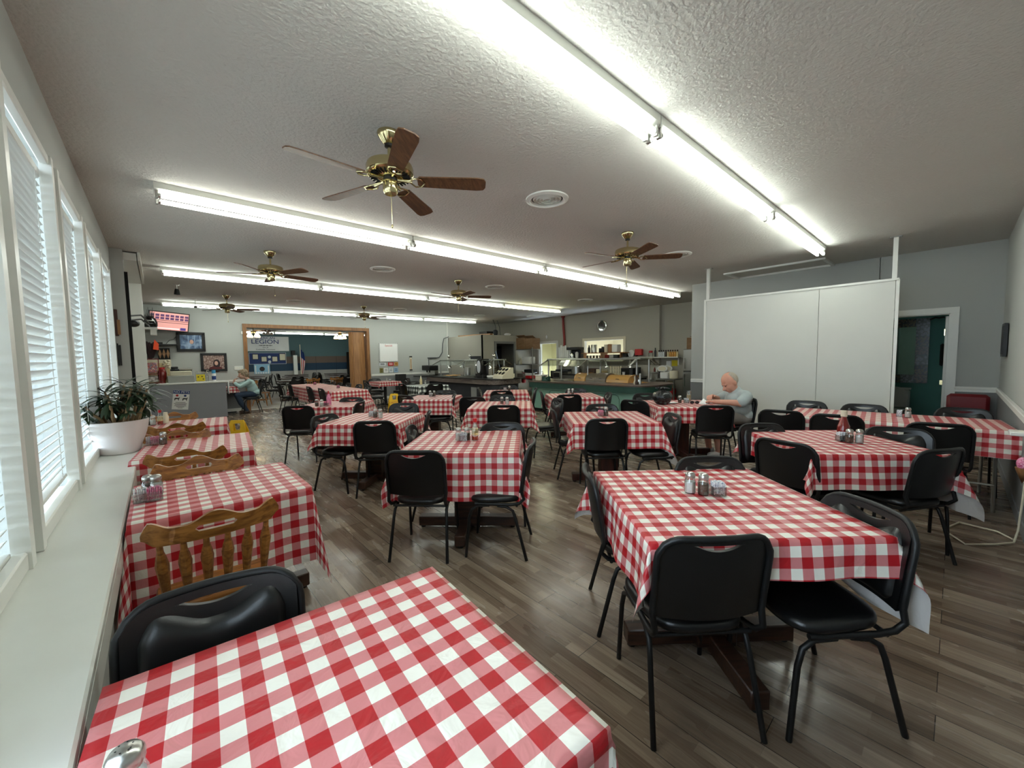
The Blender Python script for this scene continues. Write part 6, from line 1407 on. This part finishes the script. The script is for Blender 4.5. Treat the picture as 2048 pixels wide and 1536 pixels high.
MB().tube([(0, 0, 1.35), (.0, .0, 1.0), (.0, .01, .6), (-.02, .02, .35), (0, .03, .1), (-.05, .05, .012), (-.2, .15, .012), (-.35, .3, .012), (-.1, .42, .012), (.2, .33, .012), (.15, .12, .012), (.02, .05, .012)], .007, 6).build('cord', 'cream', t); B((-.02, .05, .86), (.16, .12, .03), bev=.006).build('bracket', 'white', t); B((0, .012, .93), (.05, .012, .1)).build('tag', 'yellow', t, smooth=0)
t = thing('ice_cream_ornament', 'small pink ice cream cone ornament hanging at the right edge', 'ornament', (4.75, -.36, .62)); MB().lathe([(0, -.12), (.035, -.02), (.04, 0)], seg=12).build('cone', 'doorwood', t); MB().ball((0, 0, .03), (.05, .035, .05)).build('scoop', 'packet_pink', t)

# ------------------------------------------------------------------ people
def solid(name, parts, m, parent=None, voxel=.008, smooth_it=4):
    """one closed skin grown round tapered limbs: (p0, p1, r0, r1) or ('e', centre, radii, rotation)"""
    b = MB()
    for q in parts:
        if q[0] == 'e': b.ball(q[1], q[2], 20, 14, q[3] if len(q) > 3 else None)
        else:
            p0, p1, r0, r1 = Vector(q[0]), Vector(q[1]), q[2], q[3]
            n = 5; d = (p1 - p0).normalized(); path = []; rad = []
            for k in range(n): a = PI / 2 * (1 - k / n); path.append(p0 - d * r0 * math.sin(a)); rad.append(max(.0005, r0 * math.cos(a)))
            for k in range(n + 1): a = PI / 2 * k / n; path.append(p1 + d * r1 * math.sin(a)); rad.append(max(.0005, r1 * math.cos(a)))
            b.tube(path, rad, 16)
    me = bpy.data.meshes.new(name + '_raw'); me.from_pydata([tuple(v) for v in b.v], [], b.f); me.validate()
    bm = bmesh.new(); bm.from_mesh(me); bmesh.ops.recalc_face_normals(bm, faces=bm.faces); bm.to_mesh(me); bm.free()
    tmp = bpy.data.objects.new(name + '_raw', me); COL.objects.link(tmp)
    r = tmp.modifiers.new('r', 'REMESH'); r.mode = 'VOXEL'; r.voxel_size = voxel
    s = tmp.modifiers.new('s', 'SMOOTH'); s.factor = .5; s.iterations = smooth_it
    dg = bpy.context.evaluated_depsgraph_get(); out = bpy.data.meshes.new_from_object(tmp.evaluated_get(dg)); bpy.data.objects.remove(tmp)
    out.materials.clear(); out.materials.append(M[m] if isinstance(m, str) else m); out.shade_smooth()
    o = bpy.data.objects.new(name, out); COL.objects.link(o)
    if parent is not None: o.parent = parent
    return o
def hand(wrist, palm_end, up, side, curl=.5, s=1):
    """palm, four unequal bent fingers and a thumb leaving the side of the palm"""
    w, p, u = Vector(wrist), Vector(palm_end), Vector(up).normalized(); d = (p - w).normalized(); x = d.cross(u).normalized() * side; L = []
    for k in range(4):
        o = x * (.030 - .020 * k) * s; L.append((w + d * .02 + o * .7, p + o, .014 * s, .0115 * s))
        ln = (.036, .042, .040, .030)[k] * s; a = p + o
        for j in range(3):
            ang = curl * (.7 + .55 * j); dd = d * math.cos(ang) - u * math.sin(ang); e = a + dd * ln * (1, .75, .55)[j]
            L.append((a, e, .0095 * s, .0085 * s)); a = e
    a = w + d * .025 + x * .028 * s; e = a + (d * .6 + x * .7 - u * .3).normalized() * .042 * s; f = e + (d * .9 - x * .15 - u * .45).normalized() * .034 * s
    L += [(a, e, .0135 * s, .011 * s), (e, f, .011 * s, .009 * s)]
    return L
def head_parts(c, tilt, s=1, jowl=1):
    m = Matrix.Rotation(-tilt, 3, 'X'); C_ = Vector(c); P = lambda x, y, z: C_ + m @ (Vector((x, y, z)) * s)
    L = [('e', P(0, -.012, .025), (.079 * s, .098 * s, .098 * s), m), ('e', P(0, .018, -.035), (.066 * s * jowl, .075 * s, .085 * s), m), ('e', P(0, .05, -.085), (.036 * s * jowl, .034 * s, .026 * s), m),
         (P(0, .083, .0), P(0, .110, -.034), .009 * s, .015 * s), ('e', P(-.014, .100, -.038), (.009 * s, .010 * s, .008 * s)), ('e', P(.014, .100, -.038), (.009 * s, .010 * s, .008 * s)),
         (P(-.045, .075, .018), P(-.012, .084, .02), .009 * s, .009 * s), (P(.045, .075, .018), P(.012, .084, .02), .009 * s, .009 * s),
         ('e', P(-.038, .066, -.028), (.022 * s, .018 * s, .02 * s)), ('e', P(.038, .066, -.028), (.022 * s, .018 * s, .02 * s)),
         (P(-.02, .089, -.062), P(.02, .089, -.062), .007 * s, .007 * s), (P(-.017, .086, -.073), P(.017, .086, -.073), .0075 * s, .0075 * s)]
    for q in (-1, 1): L.append(('e', P(q * .078, -.014, -.012), (.010 * s, .022 * s, .033 * s), m))
    return L, P, m
def face_details(t, P, s, m):
    for q in (-1, 1):
        MB().ball(P(q * .030, .0815, .001), (.010 * s, .008 * s, .0055 * s), 12, 8, m).build('eye', mat('eye_shade', srgb(96, 70, 62), .4), t)
    MB().tube([P(-.024, .094, -.066), P(-.01, .0975, -.0665), (P(.01, .0975, -.0665)), P(.024, .094, -.066)], .0028 * s, 6).build('mouth', mat('lip', srgb(150, 84, 78), .5), t)

# the man at the right hand table
t = thing('person', 'heavy set man in grey tee, head bowed, eating at the checked table by the partition', 'person', (6.30, 2.18, 0), R(140 - 90))
hd, P, m3 = head_parts((0, .05, 1.08), R(34), 1.2, 1.15)
lh = hand((-.10, .33, .812), (-.07, .405, .815), (0, 0, 1), 1, .55, 1.1); rh = hand((.10, .25, .868), (.055, .31, .885), (.35, -.1, .9), -1, 1.0, 1.1)
leg = []
for q in (-1, 1): leg += [((q * .10, -.1, .565), (q * .15, .33, .565), .098, .07), ((q * .15, .33, .55), (q * .14, .30, .30), .066, .058), ((q * .14, .30, .3), (q * .135, .27, .09), .056, .04), ((q * .135, .25, .06), (q * .14, .38, .045), .042, .036)]
torso = [('e', (0, -.12, .60), (.19, .165, .13)), ('e', (0, -.06, .70), (.20, .185, .15)), ('e', (0, -.08, .82), (.19, .15, .13)), ((-.16, -.08, .885), (.16, -.08, .885), .085, .085)]
arms = [((-.205, -.075, .875), (-.255, .03, .80), .068, .056), ((-.255, .03, .80), (-.10, .33, .812), .052, .033), ((.205, -.075, .875), (.27, .06, .80), .068, .056), ((.27, .06, .80), (.10, .25, .868), .052, .033)]
solid('body', torso + arms + leg + lh + rh + [((0, -.06, .90), (0, .01, 1.0), .078, .072), ('e', (0, .03, .985), (.07, .06, .05))] + hd, 'skin', t, .0075)
face_details(t, P, 1.2, m3)
g = .016
shirt = [('e', c, tuple(x + g for x in r)) for _, c, r in torso[:3]] + [((-.16, -.08, .885), (.16, -.08, .885), .097, .097), ((-.205, -.075, .875), (-.248, .012, .815), .085, .078), ((.205, -.075, .875), (.262, .04, .815), .085, .078), ((0, -.08, .90), (0, -.035, .945), .098, .09)]
solid('tee_shirt', shirt, 'tee', t, .010, 3)
solid('shorts', [('e', (0, -.12, .565), (.205, .18, .11))] + [((q * .10, -.1, .567), (q * .15, .27, .567), .108, .092) for q in (-1, 1)], 'shorts', t, .011, 3)
hr = MB(); rows = []
for j in range(9):
    th = R(30) + R(95) * j / 8; rows.append([P(.081 * math.sin(th) * math.cos(a), -.012 + .101 * math.sin(th) * math.sin(a), .025 + .101 * math.cos(th)) for a in [PI + .12 + (PI - .24) * i / 18 for i in range(19)]])
hr.grid(rows).build('hair', 'hair_grey', t, smooth=80, fixn=False)
for q in (-1, 1): solid('shoe', [((q * .135, .24, .05), (q * .142, .40, .04), .05, .042), ('e', (q * .138, .32, .02), (.045, .13, .02))], 'shoe', t, .009, 2)
# the woman by the counter
t = thing('person', 'grey haired woman in pale aqua shirt and jeans raising both hands to her mouth', 'person', (2.0, 13.72, 0), R(180 - 90))
hd, P, m3 = head_parts((0, .20, 1.125), R(12), 1.08)
lh = hand((-.06, .42, .90), (-.045, .40, .975), (.2, 1, .1), 1, .8); rh = hand((.06, .42, .89), (.045, .405, .965), (-.2, 1, .1), -1, .8)
torso = [('e', (0, -.08, .575), (.165, .15, .12)), ('e', (0, -.02, .70), (.15, .125, .15)), ('e', (0, .03, .83), (.155, .12, .13)), ((-.13, .06, .92), (.13, .06, .92), .062, .062)]
arms = [((-.165, .065, .915), (-.19, .30, .785), .052, .042), ((-.19, .30, .785), (-.06, .42, .90), .042, .026), ((.165, .065, .915), (.19, .31, .785), .052, .042), ((.19, .31, .785), (.06, .42, .89), .042, .026)]
leg = []
for q in (-1, 1): leg += [((q * .09, -.05, .555), (q * .11, .36, .545), .085, .062), ((q * .11, .36, .53), (q * .10, .27, .28), .058, .05), ((q * .10, .27, .28), (q * .09, .16, .09), .05, .036), ((q * .09, .14, .05), (q * .09, .27, .04), .036, .03)]
solid('body', torso + arms + leg + lh + rh + [((0, .06, .95), (0, .14, 1.04), .055, .05)] + hd, 'skin_w', t, .0075)
face_details(t, P, 1.08, m3)
solid('shirt', [('e', c, tuple(x + .016 for x in r)) for _, c, r in torso[:3]] + [((-.13, .06, .92), (.13, .06, .92), .076, .076)] + [(arms[0][0], arms[0][1], .066, .056), (arms[1][0], (-.085, .40, .88), .056, .04), (arms[2][0], arms[2][1], .066, .056), (arms[3][0], (.085, .40, .87), .056, .04)], 'aqua', t, .010, 3)
solid('jeans', [('e', (0, -.08, .555), (.178, .16, .10))] + [(a, b_, r0 + .012, r1 + .012) for q, (a, b_, r0, r1) in enumerate(leg) if q % 4 < 2] + [(a, b_, r0 + .012, r1 + .014) for q, (a, b_, r0, r1) in enumerate(leg) if q % 4 == 2], 'jeans', t, .010, 3)
for q in (-1, 1): solid('shoe', [((q * .09, .12, .045), (q * .09, .29, .038), .043, .036), ('e', (q * .09, .2, .018), (.04, .12, .018))], 'dkwood', t, .009, 2)
rr = random.Random(2); hp = [('e', P(0, -.03, .035), (.098, .112, .108), m3), ('e', P(0, -.075, -.03), (.082, .06, .085), m3), ('e', P(0, .045, .085), (.075, .05, .04), m3)]
for k in range(26):
    a = rr.uniform(0, 2 * PI); z = rr.uniform(-.05, .11); rdx = .088 * math.sqrt(max(.1, 1 - (z / .13) ** 2))
    if math.sin(a) > .35 and z < .07: continue
    hp.append(('e', P(rdx * math.cos(a), -.03 + rdx * 1.1 * math.sin(a), z + .01), (.028, .028, .022)))
solid('hair', hp, 'hair_blond', t, .009, 2)
